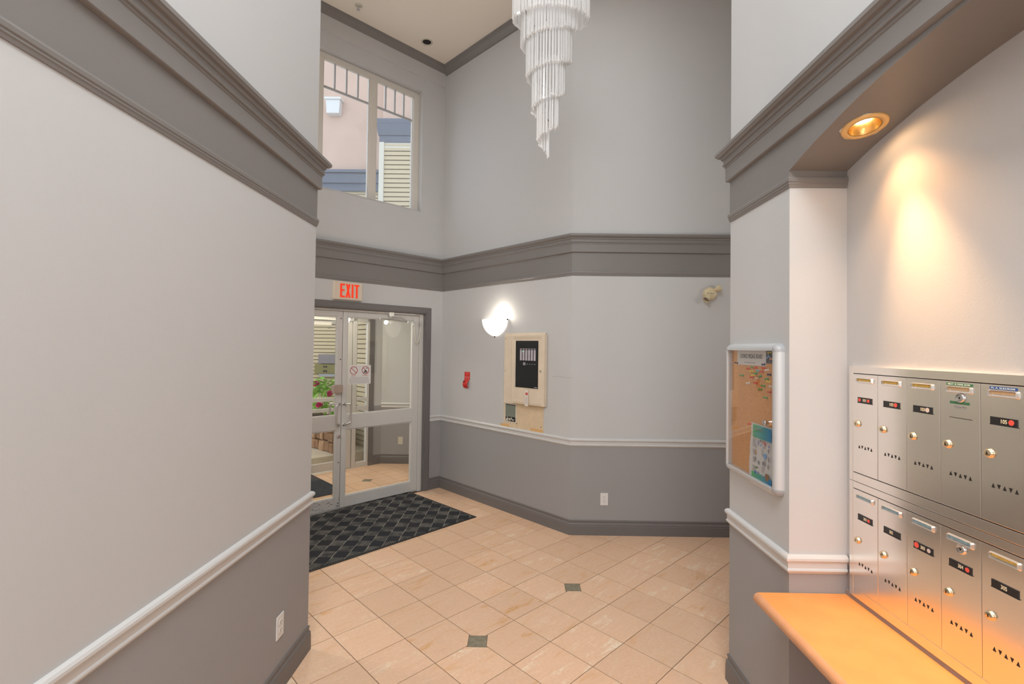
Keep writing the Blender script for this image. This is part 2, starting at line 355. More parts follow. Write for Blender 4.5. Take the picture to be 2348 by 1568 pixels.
def mat_mat():
    """ribbed parquet pattern of the entrance mat, squares turned 45 degrees to its edges"""
    m = mat('ribbed_mat', (.02, .02, .02), .9, spec=.2); nt = m.node_tree; p = nt.nodes['Principled BSDF']; L = nt.links.new
    g = nt.nodes.new('ShaderNodeTexCoord'); mp = nt.nodes.new('ShaderNodeMapping'); mp.vector_type = 'POINT'
    L(g.outputs['Object'], mp.inputs[0]); m['mapping'] = 1
    mp.name = 'cellmap'
    s = nt.nodes.new('ShaderNodeSeparateXYZ'); L(mp.outputs[0], s.inputs[0])
    def op(o, a, b=None, c=None):
        k = nt.nodes.new('ShaderNodeMath'); k.operation = o
        for i, v in enumerate((a, b, c)):
            if v is None: continue
            if isinstance(v, (int, float)): k.inputs[i].default_value = v
            else: L(v, k.inputs[i])
        return k.outputs[0]
    X, Y = s.outputs[0], s.outputs[1]
    chk = op('LESS_THAN', op('ABSOLUTE', op('SUBTRACT', op('MODULO', op('ADD', op('ADD', op('FLOOR', X), op('FLOOR', Y)), 1000), 2), 0)), .5)
    fx = op('FRACT', X); fy = op('FRACT', Y)
    ribx = op('GREATER_THAN', op('FRACT', op('MULTIPLY', fx, 8)), .56)
    riby = op('GREATER_THAN', op('FRACT', op('MULTIPLY', fy, 8)), .5)
    n = nt.nodes.new('ShaderNodeTexNoise'); n.inputs['Scale'].default_value = 1.3; n.inputs['Detail'].default_value = 5; L(mp.outputs[0], n.inputs[0])
    f = nt.nodes.new('ShaderNodeTexNoise'); f.inputs['Scale'].default_value = 30; L(mp.outputs[0], f.inputs[0])
    dusty = nt.nodes.new('ShaderNodeMapRange'); dusty.inputs[1].default_value = .38; dusty.inputs[2].default_value = .6; dusty.inputs[3].default_value = .25; dusty.inputs[4].default_value = 1; L(n.outputs['Fac'], dusty.inputs[0])
    lit = op('MULTIPLY', op('MAXIMUM', op('MULTIPLY', chk, ribx), op('LESS_THAN', fx, .055)), dusty.outputs[0])
    x = nt.nodes.new('ShaderNodeMix'); x.data_type = 'RGBA'; x.inputs[6].default_value = (.026, .027, .031, 1); x.inputs[7].default_value = (.26, .24, .21, 1); L(lit, x.inputs[0])
    dk = op('MULTIPLY', op('MULTIPLY', op('SUBTRACT', 1, chk), riby), .35)
    x2 = nt.nodes.new('ShaderNodeMix'); x2.data_type = 'RGBA'; x2.inputs[7].default_value = (.055, .057, .065, 1); L(x.outputs[2], x2.inputs[6]); L(dk, x2.inputs[0])
    x3 = nt.nodes.new('ShaderNodeMix'); x3.data_type = 'RGBA'; x3.blend_type = 'MULTIPLY'; x3.inputs[0].default_value = 1; L(x2.outputs[2], x3.inputs[6])
    fr = nt.nodes.new('ShaderNodeMapRange'); fr.inputs[1].default_value = .3; fr.inputs[2].default_value = .7; fr.inputs[3].default_value = .65; fr.inputs[4].default_value = 1.35; L(f.outputs['Fac'], fr.inputs[0]); L(fr.outputs[0], x3.inputs[7])
    L(x3.outputs[2], p.inputs['Base Color'])
    hgt = op('ADD', op('MULTIPLY', chk, ribx), op('MULTIPLY', op('SUBTRACT', 1, chk), riby))
    b = nt.nodes.new('ShaderNodeBump'); b.inputs['Strength'].default_value = .8; b.inputs['Distance'].default_value = .003; L(hgt, b.inputs['Height']); L(b.outputs[0], p.inputs['Normal'])
    return m
M['mat'] = mat_mat()

def rod_mat():
    m = bpy.data.materials.new('clear_acrylic_rod'); m.use_nodes = True; nt = m.node_tree; nt.nodes.clear(); L = nt.links.new
    out = nt.nodes.new('ShaderNodeOutputMaterial'); p = nt.nodes.new('ShaderNodeBsdfPrincipled'); tl = nt.nodes.new('ShaderNodeBsdfTranslucent'); tr = nt.nodes.new('ShaderNodeBsdfTransparent')
    p.inputs['Base Color'].default_value = (.95, .95, .96, 1); p.inputs['Roughness'].default_value = .12; p.inputs['Specular IOR Level'].default_value = .8
    tl.inputs[0].default_value = (.97, .96, .94, 1)
    a = nt.nodes.new('ShaderNodeMixShader'); a.inputs[0].default_value = .5; b = nt.nodes.new('ShaderNodeMixShader'); b.inputs[0].default_value = .10
    L(p.outputs[0], a.inputs[1]); L(tl.outputs[0], a.inputs[2]); L(a.outputs[0], b.inputs[1]); L(tr.outputs[0], b.inputs[2]); L(b.outputs[0], out.inputs[0])
    return m
M['rod'] = rod_mat()

def header_mat():
    m = mat('green_blue_print', (.2, .6, .4), .5); nt = m.node_tree; p = nt.nodes['Principled BSDF']; L = nt.links.new
    tc = nt.nodes.new('ShaderNodeTexCoord'); s = nt.nodes.new('ShaderNodeSeparateXYZ'); r = nt.nodes.new('ShaderNodeMapRange'); r.inputs[1].default_value = -.09; r.inputs[2].default_value = .09
    c = nt.nodes.new('ShaderNodeValToRGB'); c.color_ramp.elements[0].color = (*srgb(88, 184, 92), 1); c.color_ramp.elements[1].color = (*srgb(24, 132, 196), 1)
    L(tc.outputs['Object'], s.inputs[0]); L(s.outputs[0], r.inputs[0]); L(r.outputs[0], c.inputs[0]); L(c.outputs[0], p.inputs['Base Color']); return m
M['print_gradient'] = header_mat()
for n, c in dict(print_blue=srgb(50, 130, 210), print_lilac=srgb(150, 146, 190), print_red=srgb(200, 90, 90), print_orange=srgb(222, 160, 70), print_brown=srgb(150, 112, 74), print_green=srgb(110, 170, 80), print_grey=srgb(150, 148, 152), print_sky=srgb(130, 176, 220), flyer=(.03, .035, .05)).items():
    M[n] = mat(n, c, .55)

# ------------------------------------------------------------------ walls
def wall(name, A, B, z0, z1, openings=(), t=T, mA=0.0, mB=0.0, m=None, label='', lim=None):
    """slab along A->B with the room on the right-hand side; openings are (s0, s1, z0, z1)"""
    A, B = Vector(A), Vector(B); d = (B-A); Ln = d.length; d.normalize(); n = Vector((d.y, -d.x))
    ss = sorted({0.0, Ln, *[o[0] for o in openings], *[o[1] for o in openings]}); zs = sorted({z0, z1, *[o[2] for o in openings], *[o[3] for o in openings]})
    inside = lambda s, z: any(o[0] < s < o[1] and o[2] < z < o[3] for o in openings)
    mb = MB(); bm = mb.bm
    def P(s, z, back):
        ex = 0
        if back:
            if s == 0.0: ex = -mA
            elif s == Ln: ex = mB
        p = A+d*(s+ex)-n*(t if back else 0); return (p.x, p.y, z)
    V = {}
    def v(s, z, b):
        k = (s, z, b)
        if k not in V: V[k] = bm.verts.new(P(s, z, b))
        return V[k]
    full = {}
    for i in range(len(ss)-1):
        for j in range(len(zs)-1): full[i, j] = not inside((ss[i]+ss[i+1])/2, (zs[j]+zs[j+1])/2)
    for (i, j), f in full.items():
        if not f: continue
        a, b, c, e = ss[i], ss[i+1], zs[j], zs[j+1]
        mb.face([v(a, c, 0), v(b, c, 0), v(b, e, 0), v(a, e, 0)]); mb.face([v(a, c, 1), v(a, e, 1), v(b, e, 1), v(b, c, 1)])
        if not full.get((i-1, j)): mb.face([v(a, c, 0), v(a, e, 0), v(a, e, 1), v(a, c, 1)])
        if not full.get((i+1, j)): mb.face([v(b, c, 0), v(b, c, 1), v(b, e, 1), v(b, e, 0)])
        if not full.get((i, j-1)): mb.face([v(a, c, 0), v(a, c, 1), v(b, c, 1), v(b, c, 0)])
        if not full.get((i, j+1)): mb.face([v(a, e, 0), v(b, e, 0), v(b, e, 1), v(a, e, 1)])
    o = mb.build(name, m or M['wall']); tag(o, label, 'wall', kind='structure'); return o

def sweep(mb, path, prof, closed=False):
    """profile (t out of the wall, z) mitred along a plan path with the room on the right"""
    P = [Vector(p) for p in path]; N = len(P); rows = []
    for i, p in enumerate(P):
        ns = []
        if i > 0: d = (P[i]-P[i-1]).normalized(); ns.append(Vector((d.y, -d.x)))
        if i < N-1: d = (P[i+1]-P[i]).normalized(); ns.append(Vector((d.y, -d.x)))
        m = ns[0] if len(ns) == 1 else (ns[0]+ns[1])/(1+ns[0].dot(ns[1]))
        rows.append([mb.bm.verts.new((p.x+m.x*t, p.y+m.y*t, z)) for t, z in prof])
    k = len(prof)
    for i in range(N-1):
        for j in range(k): mb.face([rows[i][j], rows[i+1][j], rows[i+1][(j+1) % k], rows[i][(j+1) % k]])
    mb.face(rows[0]); mb.face(rows[-1][::-1])

HB, HT = -3.5, CEIL
Dd = Vector((-Q, -Q)); Dn = Vector((Q, -Q))            # along the door wall away from the corner; its normal into the room
def DW(s, off=0.0): return C1 + Dd*s + Dn*off
XFL = -3.2; DEND = DW((C1.x-XFL)/Q)                    # far left end of the door wall
XFR = 3.2
wall('wall_left', (XL, HB), (XL, YL), 0, HT, mA=T, mB=-T, label='long pale grey side wall with white outlet, light above its chair rail and mid grey below')
wall('wall_left_return', (XL, YL), (XFL, YL), 0, HT, mA=-T, mB=T, label='hidden return of the pale grey side wall beyond its end corner')
wall('wall_far_left', (XFL, YL), (XFL, DEND.y), 0, HT, mA=T, mB=T*.414, label='short grey lobby wall beside the glass doors, out of sight')
LD = (C1-DEND).length
wall('wall_door', DEND, C1, 0, HT, openings=((LD-2.29, LD-.246, -1, 2.148), (LD-2.205, LD-.335, 3.385, 4.852)), mA=T*.414, mB=T, label='grey wall holding the glass entrance doors and the high window')
wall('wall_middle', C1, C2, 0, HT, mA=T, mB=-T*.414, label='slanted grey wall with the glowing sconce and cream alarm cabinet')
wall('wall_back', C2, (XFR, C2.y), 0, HT, mA=-T*.414, mB=T, label='grey wall facing the viewer with the emergency light and low outlet')
wall('wall_far_right', (XFR, C2.y), (XFR, YR), 0, HT, mA=T, mB=T, label='grey lobby wall hidden behind the cork board pillar')
wall('wall_right_return', (XFR, YR), (XR, YR), 0, HT, mA=T, mB=-T, label='hidden back face of the pillar behind the cork board')
NY0 = .127                                             # near end of the mail niche
# the wall over and beside the niche
wall('wall_right', (XR, YR), (XR, HB), 0, HT, openings=((YR-YP, YR-NY0, -1, 2.66),), t=.2411, mA=-.2411, mB=T, label='pale wall with the cork board and the arched mailbox niche')
wall('wall_niche_back', (XN, YP), (XN, NY0), 0, 2.75, t=.1, m=M['wall'], label='pale back wall of the arched niche above the steel mailboxes')
wall('wall_behind_camera', (XR, HB), (XL, HB), 0, HT, mA=T, mB=T, label='pale end wall of the hall behind the viewer')

room = [(XL, HB), (XL, YL), (XFL, YL), (XFL, DEND.y), tuple(C1), tuple(C2), (XFR, C2.y), (XFR, YR), (XR, YR), (XR, HB)]
mb = MB(); mb.prism([(p[0]*1.02, p[1]+(0.02 if p[1] > 3 else 0)) for p in room][::-1], CEIL, CEIL+.1)
tag(mb.build('ceiling', M['ceiling']), 'tan textured double-height lobby ceiling with a dark downlight hole', 'ceiling', kind='structure')
# shallow drop band over the high window
mb = MB(); a, b = DW(0.0), DW(3.1)
sweep(mb, [tuple(b), tuple(a)], [(0, 5.016), (.014, 5.018), (.014, 5.20), (0, 5.20)])
tag(mb.build('trim_9', M['plain_wall']), 'shallow grey drop band above the high window', 'trim', kind='structure')

# ------------------------------------------------------------------ mouldings
CROWN = [(-.002, 2.832), (.060, 2.833), (.062, 2.829), (.062, 2.814), (.058, 2.812), (.052, 2.803), (.040, 2.801), (.038, 2.792), (.036, 2.786), (.030, 2.784), (.029, 2.776),
         (.030, 2.766), (.033, 2.759), (.031, 2.753), (.025, 2.751), (.024, 2.742), (.021, 2.740), (.021, 2.668), (.018, 2.664), (.005, 2.660), (-.002, 2.660)]
FASCIA = [(-.002, 2.662), (.003, 2.662), (.003, 2.484), (-.002, 2.484)]
BOTTOM = [(-.002, 2.488), (.006, 2.488), (.011, 2.485), (.012, 2.478), (.011, 2.466), (.008, 2.463), (.0085, 2.456), (.006, 2.452), (.004, 2.442), (-.002, 2.441)]
RAIL = [(-.002, .905), (.008, .9045), (.014, .901), (.019, .893), (.0195, .884), (.015, .877), (.010, .874), (.0095, .850), (.013, .846), (.014, .840), (.010, .834), (.006, .832), (.003, .826), (-.002, .825)]
BASE = [(-.002, .139), (.006, .138), (.008, .133), (.007, .126), (.005, .119), (.005, .112), (.008, .107), (.012, .102), (.012, .087), (.0135, .085), (.014, .0), (-.002, .0)]
TOPC = [(-.002, 5.172), (.010, 5.174), (.012, 5.186), (.018, 5.192), (.022, 5.198), (.030, 5.206), (.044, 5.222), (.056, 5.232), (.064, 5.236), (.068, 5.246), (.080, 5.250), (.084, 5.262), (.084, CEIL), (-.002, CEIL)]
pl = [(XL, HB+.01), (XL, YL), (XFL+.01, YL)]
pb = [(XFL, DEND.y), tuple(C1), tuple(C2), (XFR, C2.y)]
pr = [(XFR-.01, YR), (XR, YR), (XR, YP)]
def trim(name, paths, profs, m, label):
    mb = MB()
    for p in paths:
        for f in profs: sweep(mb, p, f)
    o = mb.build(name, m); tag(o, label, 'trim', kind='structure'); return o
trim('trim_1', [pl], [CROWN, FASCIA, BOTTOM], M['cornice'], 'dark grey stepped cornice band running along the long side wall')
trim('trim_2', [pb], [CROWN, FASCIA, BOTTOM], M['cornice'], 'dark grey stepped cornice band above the glass doors and sconce')
# cornice over the niche with the arched fascia
def arch(y):
    u = min(1.0, abs(y-1.08)/.9526); return 2.512+.137*(1-u**2.2)
mb = MB()
sweep(mb, [(XFR-.01, YR), (XR, YR), (XR, HB+.01)], CROWN)
sweep(mb, pr, FASCIA); sweep(mb, [(XFR-.01, YR), (XR, YR), (XR, YP), (XN-.0005, YP)], BOTTOM)
sweep(mb, [(XR, YP), (XN-.0005, YP)], [(-.002, 2.514), (.003, 2.514), (.003, 2.484), (-.002, 2.484)])
sweep(mb, [(XR, NY0), (XR, HB+.01)], FASCIA); sweep(mb, [(XR, NY0), (XR, HB+.01)], BOTTOM)
tag(mb.build('trim_3', M['cornice']), 'dark grey cornice over the cork board and mailbox arch', 'trim', kind='structure')
LX0, LY0, LHY = 1.266, 1.765, .085                     # downlight position and the flat bay cut for it
mb = MB(); ys = [NY0+(YP-NY0)*(.5-.5*cos(pi*i/48)) for i in range(49)]
ys = sorted([y for y in ys if abs(y-LY0) > LHY+.012]+[LY0-LHY, LY0+LHY])
for i in range(len(ys)-1):
    y0, y1 = ys[i], ys[i+1]; z0, z1 = arch(y0), arch(y1); x0, x1 = XR-.003, XN
    if abs((y0+y1)/2-LY0) < .01:
        slo = (z1-z0)/(y1-y0); zc = lambda y: z0+slo*(y-y0); n = 48; inner = []; outer = []
        for k in range(n):
            a_ = 2*pi*k/n; inner.append(mb.bm.verts.new((LX0+.0515*cos(a_), LY0+.0515*sin(a_)*cos(math.atan(slo)), zc(LY0+.0515*sin(a_)))))
            ca, sa = cos(a_), sin(a_); tx = ((x1-LX0) if ca > 0 else (LX0-x0))/max(abs(ca), 1e-6); ty = LHY/max(abs(sa), 1e-6); t_ = min(tx, ty)
            yy = LY0+sa*t_; outer.append(mb.bm.verts.new((LX0+ca*t_, yy, zc(yy))))
        for k in range(n): mb.face([inner[k], inner[(k+1) % n], outer[(k+1) % n], outer[k]])
        for (cx_, cy_) in ((x0, y0), (x1, y0), (x0, y1), (x1, y1)):
            # corner triangle left open by the radial rays
            best = sorted(range(n), key=lambda k: (outer[k].co.x-cx_)**2+(outer[k].co.y-cy_)**2)[:2]
            mb.face([outer[best[0]], outer[best[1]], mb.bm.verts.new((cx_, cy_, zc(cy_)))])
        q = [mb.bm.verts.new(p) for p in ((x0, y0, z0), (x0, y1, z1), (x0, y1, 2.668), (x0, y0, 2.668))]; mb.face(q)
        continue
    q = [mb.bm.verts.new(p) for p in ((x0, y0, z0), (x0, y1, z1), (x0, y1, 2.668), (x0, y0, 2.668), (x1, y0, z0), (x1, y1, z1), (x1, y1, 2.668), (x1, y0, 2.668))]
    for f in ((0, 1, 2, 3), (5, 4, 7, 6), (4, 5, 1, 0), (3, 2, 6, 7)): mb.face([q[k] for k in f])
bmesh.ops.remove_doubles(mb.bm, verts=mb.bm.verts, dist=1e-5)
tag(mb.build('trim_4', M['cornice']), 'grey arched soffit of the mailbox niche holding the gold downlight', 'trim', kind='structure')

s_out = .173
dl = tuple(DW(2.363)); dr_ = tuple(DW(s_out))
trim('trim_5', [pl], [RAIL], M['rail'], 'off-white chair rail running up the long side wall')
trim('trim_6', [[(XFL, DEND.y), dl], [dr_, tuple(C1), tuple(C2), (XFR, C2.y)]], [RAIL], M['rail'], 'off-white chair rail below the cream alarm cabinet and across the far wall')
trim('trim_7', [[(XFR-.01, YR), (XR, YR), (XR, YP), (XN-.006, YP)]], [RAIL], M['rail'], 'off-white chair rail under the cork board, wrapping into the niche')
trim('baseboard_left', [pl], [BASE], M['base'], 'dark grey baseboard of the long side wall')
trim('baseboard_back', [[(XFL, DEND.y), dl], [dr_, tuple(C1), tuple(C2), (XFR, C2.y)]], [BASE], M['base'], 'dark grey baseboard behind the entrance mat and under the far outlet')
trim('baseboard_right', [[(XFR-.01, YR), (XR, YR), (XR, YP), (XN, YP), (XN, NY0)], [(XR, NY0), (XR, HB+.01)]], [BASE], M['base'], 'dark grey baseboard at the foot of the cork board pillar')
trim('trim_8', [[tuple((XL, HB+.01)), (XL, YL), (XFL, YL), (XFL, DEND.y), tuple(C1), tuple(C2), (XFR, C2.y), (XFR, YR), (XR, YR), (XR, HB+.01)]], [TOPC], M['cornice'], 'dark grey crown moulding where the walls meet the tan ceiling')

# ------------------------------------------------------------------ floor of separate tiles
PU, PV, U0, V0 = .3055, .3093, 1.9015, 2.2120
def clip(poly, nx, ny, c):
    """keep nx*x+ny*y <= c"""
    out = []; n = len(poly)
    for i in range(n):
        a, b = poly[i], poly[(i+1) % n]; da = nx*a[0]+ny*a[1]-c; db = nx*b[0]+ny*b[1]-c
        if da <= 0: out.append(a)
        if (da < 0) != (db < 0) and abs(da-db) > 1e-12:
            t = da/(da-db); out.append((a[0]+(b[0]-a[0])*t, a[1]+(b[1]-a[1])*t))
    return out
kD = C1.y-C1.x; kM = C1.x+C1.y
REG = [[(-1, 0, -XL), (1, 0, XR), (0, 1, YR)], [(-1, 0, -XL), (1, 0, XFR), (0, -1, -YR), (0, 1, YL)],
       [(-1, 0, -XFL), (1, 0, XFR), (0, -1, -YL), (0, 1, C2.y), (-1, 1, kD)], [(0, -1, -C2.y), (-1, 1, kD), (1, 1, kM)],
       [(-1, 0, -XR), (1, 0, XN), (0, 1, YP), (0, -1, -NY0)]]
floor = MB(); floor.prism([(-3.3, -3.6), (3.3, -3.6), (3.3, 4.7), (.5066, 4.62), (-.94, 6.07), (-3.3, 3.72)], -.06, -.0025)
floor = tag(floor.build('floor', M['grout']), 'peach travertine tile floor laid on the diagonal with grey grout', 'floor', kind='structure')
INS = [(-.2184, 2.898), (.4232, 3.566)]
def tile_poly(i, j, g=.0024):
    u0, u1 = U0+i*PU+g, U0+(i+1)*PU-g; v0, v1 = V0+j*PV+g, V0+(j+1)*PV-g
    return [((u-v)*Q, (u+v)*Q) for u, v in ((u0, v0), (u1, v0), (u1, v1), (u0, v1))]
full_me = {}
def centre(poly): return (sum(p[0] for p in poly)/len(poly), sum(p[1] for p in poly)/len(poly))
def area_of(p): return abs(sum(p[i][0]*p[(i+1) % len(p)][1]-p[(i+1) % len(p)][0]*p[i][1] for i in range(len(p))))/2
def add_tile(poly_list, c, parent, ztop=0.0, rot=0):
    mb = MB(); R = Matrix.Rotation(-rot-pi/4, 4, 'Z')
    for poly in poly_list:
        loc = [tuple((R @ Vector((p[0]-c[0], p[1]-c[1], 0)))[:2]) for p in poly]; mb.prism(loc, -.009, 0)
    o = mb.build('floor_tile', M['tile'], parent, recalc=False); o.location = (c[0], c[1], ztop); o.rotation_euler = (0, 0, rot+pi/4); return o
base_me = None; rest = MB(); n_single = 0
for i in range(-26, 26):
    for j in range(-26, 26):
        P = tile_poly(i, j); c = centre(P)
        if c[1] < -3.8 or c[1] > 6.4 or abs(c[0]) > 3.6: continue
        pcs = []; clipped = False
        for reg in REG:
            q = P
            for (nx, ny, k) in reg: q = clip(q, nx, ny, k)
            if len(q) > 2 and area_of(q) > 1e-5: pcs.append(q)
        if not pcs: continue
        for (ix, iy) in INS:
            for k in range(len(pcs)):
                q = pcs[k]
                if math.hypot(c[0]-ix, c[1]-iy) < .26:
                    h = .0575
                    if abs(c[0]-ix) > abs(c[1]-iy): q = clip(q, 1, 0, ix-h) if c[0] < ix else clip(q, -1, 0, -(ix+h))
                    else: q = clip(q, 0, 1, iy-h) if c[1] < iy else clip(q, 0, -1, -(iy+h))
                    pcs[k] = q
        if c[1] > 1.9 and c[1] > 1.0*abs(c[0]) and c[0] > -2.7 and c[0] < 2.0:
            whole = len(pcs) == 1 and len(pcs[0]) == 4 and abs(area_of(pcs[0])-area_of(P)) < 1e-7
            rot = random.choice((0, 0, 0, pi/2, pi, pi))
            if whole:
                if rot == pi/2 and False: pass
                if base_me is None:
                    o = add_tile([P], c, floor); base_me = o.data
                else:
                    o = link('floor_tile', base_me, floor); o.location = (c[0], c[1], 0); o.rotation_euler = (0, 0, pi/4+random.choice((0, pi)))
            else: add_tile(pcs, c, floor)
            n_single += 1
        else:
            for q in pcs: rest.prism(q, -.009, 0)
o = rest.build('floor_tile', M['tile'], floor); tag(o, kind='stuff')
for (ix, iy) in INS:
    mb = MB(); h = .0545; mb.box(-h, h, -h, h, -.009, -.0005)
    o = mb.build('inset_tile', M['inset'], floor, bevel=.0015); o.location = (ix, iy, 0); o['label'] = 'small grey-brown inset tile'

# entrance mat
mat_o = empty('entrance_mat', (-.403, 4.987, 0), 0, 'black ribbed checkered entrance mat lying before the inner glass doors', 'mat')
au = Vector((-.683, -.7305)); av = Vector((-.7305, .683)); MU, MV = 1.83, 1.205
def mp_(u, v): return tuple(au*u+av*v)
mb = MB(); mb.prism([mp_(0, 0), mp_(0, MV), mp_(MU, MV), mp_(MU, 0)], 0, .006); mb.build('rubber_border', M['rubber'], mat_o, bevel=.002)
mb = MB(); e = .022; mb.prism([mp_(e, e), mp_(e, MV-e), mp_(MU-e, MV-e), mp_(MU-e, e)], .006, .009); mm = mb.build('ribbed_pile', M['mat'], mat_o)
cell = .1147; nm = M['mat'].node_tree.nodes['cellmap']
# object space = world - mat origin; put the cell lattice where it is woven
nm.inputs['Scale'].default_value = (1/cell, 1/cell, 1); nm.inputs['Location'].default_value = ((-.403+1.7395)/cell+20, (4.987-4.3205)/cell+20, 0)

# ------------------------------------------------------------------ things placed on walls: local x = viewer's right, -y = out of the wall
def at_middle(s, z, off=0): p = C1+Vector((Q, -Q))*s+Vector((-Q, -Q))*off; return (p.x, p.y, z), radians(-45)
def at_door(s, z, off=0): p = DW(s, off); return (p.x, p.y, z), radians(45)
def at_back(s, z, off=0): return (C2.x+s, C2.y-off, z), 0.0
def at_right(y, z, off=0): return (XR-off, y, z), radians(-90)
def at_left(y, z, off=0): return (XL+off, y, z), radians(90)
def at_niche(y, z, off=0): return (XN-off, y, z), radians(-90)

# inner entrance doors: one frame (door_1) and two leaves
def frame_rect(mb, x0, x1, z0, z1, w, y0, y1, wt=None, wb=None):
    wt = w if wt is None else wt; wb = w if wb is None else wb
    mb.box(x0, x0+w, y0, y1, z0, z1); mb.box(x1-w, x1, y0, y1, z0, z1); mb.box(x0+w, x1-w, y0, y1, z1-wt, z1)
    if wb: mb.box(x0+w, x1-w, y0, y1, z0, z0+wb)
loc, rz = at_door(1.268, 0)
d1 = empty('door_1', loc, rz, 'dark grey cased opening of the inner glass entrance doors', 'doorway', kind='structure')
X0, X1 = -(2.363-1.268), 1.268-.173         # casing outside, local
mb = MB()
for sx in (-1, 1):
    a = X1*sx; b = (X1-.073)*sx; x0, x1 = min(a, b), max(a, b)
    mb.box(x0, x1, -.018, 0, 0, 2.221); mb.box(x0+.012, x1-.012, -.022, -.018, 0, 2.209)
mb.box(X0+.073, X1-.073, -.018, 0, 2.148, 2.221); mb.box(X0+.06, X1-.06, -.022, -.018, 2.160, 2.209)
mb.build('casing', M['base'], d1, bevel=.002)
mb = MB(); ji = X1-.073
mb.box(ji-.006, ji, 0, .055, 0, 2.148); mb.box(-ji, -ji+.006, 0, .055, 0, 2.148); mb.box(-ji+.006, ji-.006, 0, .055, 2.142, 2.148)
mb.build('jamb_lining', M['base'], d1)
mb = MB(); fx = ji-.006
mb.box(fx-.05, fx, .035, .13, 0, 2.142); mb.box(-fx, -fx+.05, .035, .13, 0, 2.142); mb.box(-fx+.05, fx-.05, .035, .13, 2.120, 2.142)
mb.box(-fx+.05, fx-.05, .05, .12, 0, .006)
mb.build('white_frame', M['white_frame'], d1, bevel=.002)
def leaf(name, sgn, label, scuff):
    """sgn +1: leaf on the right of the gap"""
    g = empty(name, loc, rz, label, 'door', 'inner glass entrance doors', kind='thing')
    xa, xb = .003*sgn, (fx-.053)*sgn; st = .052; hs = .080; y0, y1 = .050, .094
    fr = MB()
    def bx(a, b, z0, z1): fr.box(min(a, b), max(a, b), y0, y1, z0, z1)
    bx(xb-hs*sgn, xb, .012, 2.117); bx(xa+st*sgn, xb-hs*sgn, 2.062, 2.117)
    bx(xa+st*sgn, xb-hs*sgn, .847, 1.000); bx(xa+st*sgn, xb-hs*sgn, .012, .126)
    f = fr.build('door_frame', M['scuffed'] if scuff else M['white_frame'], g, bevel=.002)
    stl = MB(); stl.box(min(xa, xa+st*sgn), max(xa, xa+st*sgn), y0, y1, .012, 2.117)
    s_ = stl.build('meeting_stile', M['scuffed'] if scuff else M['white_frame'], g, bevel=.002)
    # glazing beads
    bd = MB(); a, b = xa+st*sgn, xb-hs*sgn; x0, x1 = min(a, b), max(a, b)
    for (z0, z1) in ((1.000, 2.062), (.126, .847)):
        frame_rect(bd, x0, x1, z0, z1, .009, .056, .088)
    bd.build('glazing_bead', M['white_frame'], g)
    for (z0, z1) in ((1.000, 2.062), (.126, .847)):
        gl = MB(); gl.box(x0+.004, x1-.004, .070, .076, z0+.004, z1-.004); p = gl.build('glass_pane', M['glass'], g)
    # tubular pull handles, room side and vestibule side
    for side, yy in ((-1, y0), (1, y1)):
        h = MB(); px = xa+.026*sgn; gx = px+.050*sgn; out = yy+side*.062
        pts = [(px, yy, 1.122), (px+.01*sgn, yy+side*.03, 1.122)]
        for k in range(7):
            a_ = k/6*pi/2; pts.append((gx-.012*sgn*(1-sin(a_)), out, 1.122-.022*(1-cos(a_))))
        for k in range(7):
            a_ = k/6*pi/2; pts.append((gx-.012*sgn*(1-cos(a_)), out, .922-.0-.0+(-.0)+.022*(1-sin(a_))-.022*0))
        pts += [(px+.01*sgn, yy+side*.03, .900), (px, yy, .900)]
        h.tube(pts, .0095, 10)
        for zz in (1.122, .900): h.cyl((px, yy, zz), (px, yy+side*.006, zz), .015, n=16)
        o = h.build('pull_handle', M['steel'], g, smooth=True); o['label'] = 'tubular steel pull handle'
    return g
lr = leaf('door', 1, 'white-framed glass door leaf with the no-entry notice, hinged beside the dark casing', False)
ll = leaf('door', -1, 'scuffed white-framed glass door leaf with the latch guard box, half hidden by the side wall', True)
# guard box and cylinder lock on the old leaf
mb = MB(); mb.box(-.110, -.006, .004, .050, 1.245, 1.330); mb.build('latch_guard', M['brass_plate'], ll, bevel=.004)
mb = MB(); mb.cyl((-.028, .050, .779), (-.028, .036, .779), .019, .017, 20); mb.cyl((-.028, .036, .779), (-.028, .033, .779), .009, n=12); mb.build('lock_cylinder', M['chrome'], ll, smooth=False, bevel=.001)
for zz in (2.04, 1.60, .50, .07):
    mb = MB(); mb.cyl((-.022, .050, zz), (-.022, .0475, zz), .006, n=10); mb.build('screw', M['dark'], ll)
# closer arm and armoured cable at the hinge side
cl = empty('door_closer', loc, rz, 'steel overhead closer with a jointed arm above the hinged glass leaf', 'door closer')
mb = MB(); mb.box(.50, .90, .028, .050, 2.122, 2.142); mb.build('track', M['white'], cl, bevel=.002)
mb = MB(); mb.box(.535, .600, .016, .050, 2.092, 2.146); mb.cyl((.567, .030, 2.092), (.567, .030, 2.078), .012, n=12); mb.build('bracket', M['steel'], cl, bevel=.003)
mb = MB(); mb.tube([(.44, .030, 2.060), (.50, .024, 2.062), (.66, .022, 2.050), (.79, .022, 2.036)], .006, 8); mb.tube([(.567, .028, 2.08), (.70, .018, 2.088), (.79, .022, 2.036)], .005, 8)
mb.cyl((.43, .030, 2.052), (.43, .030, 2.070), .011, n=12); mb.cyl((.79, .022, 2.024), (.79, .022, 2.048), .010, n=12); mb.build('arm', M['steel'], cl)
cbl = empty('door_cable', loc, rz, 'grey armoured cable looping between glass leaf and frame near the top hinge', 'cable')
mb = MB(); pts = []
for k in range(21):
    t = k/20; xx = .878+.086*t; zz = 2.022-.235*math.sin(pi*t)**.55; pts.append((xx, .022, zz))
mb.tube(pts, .0065, 8); mb.build('armoured_loop', M['ivory'], cbl, smooth=True)
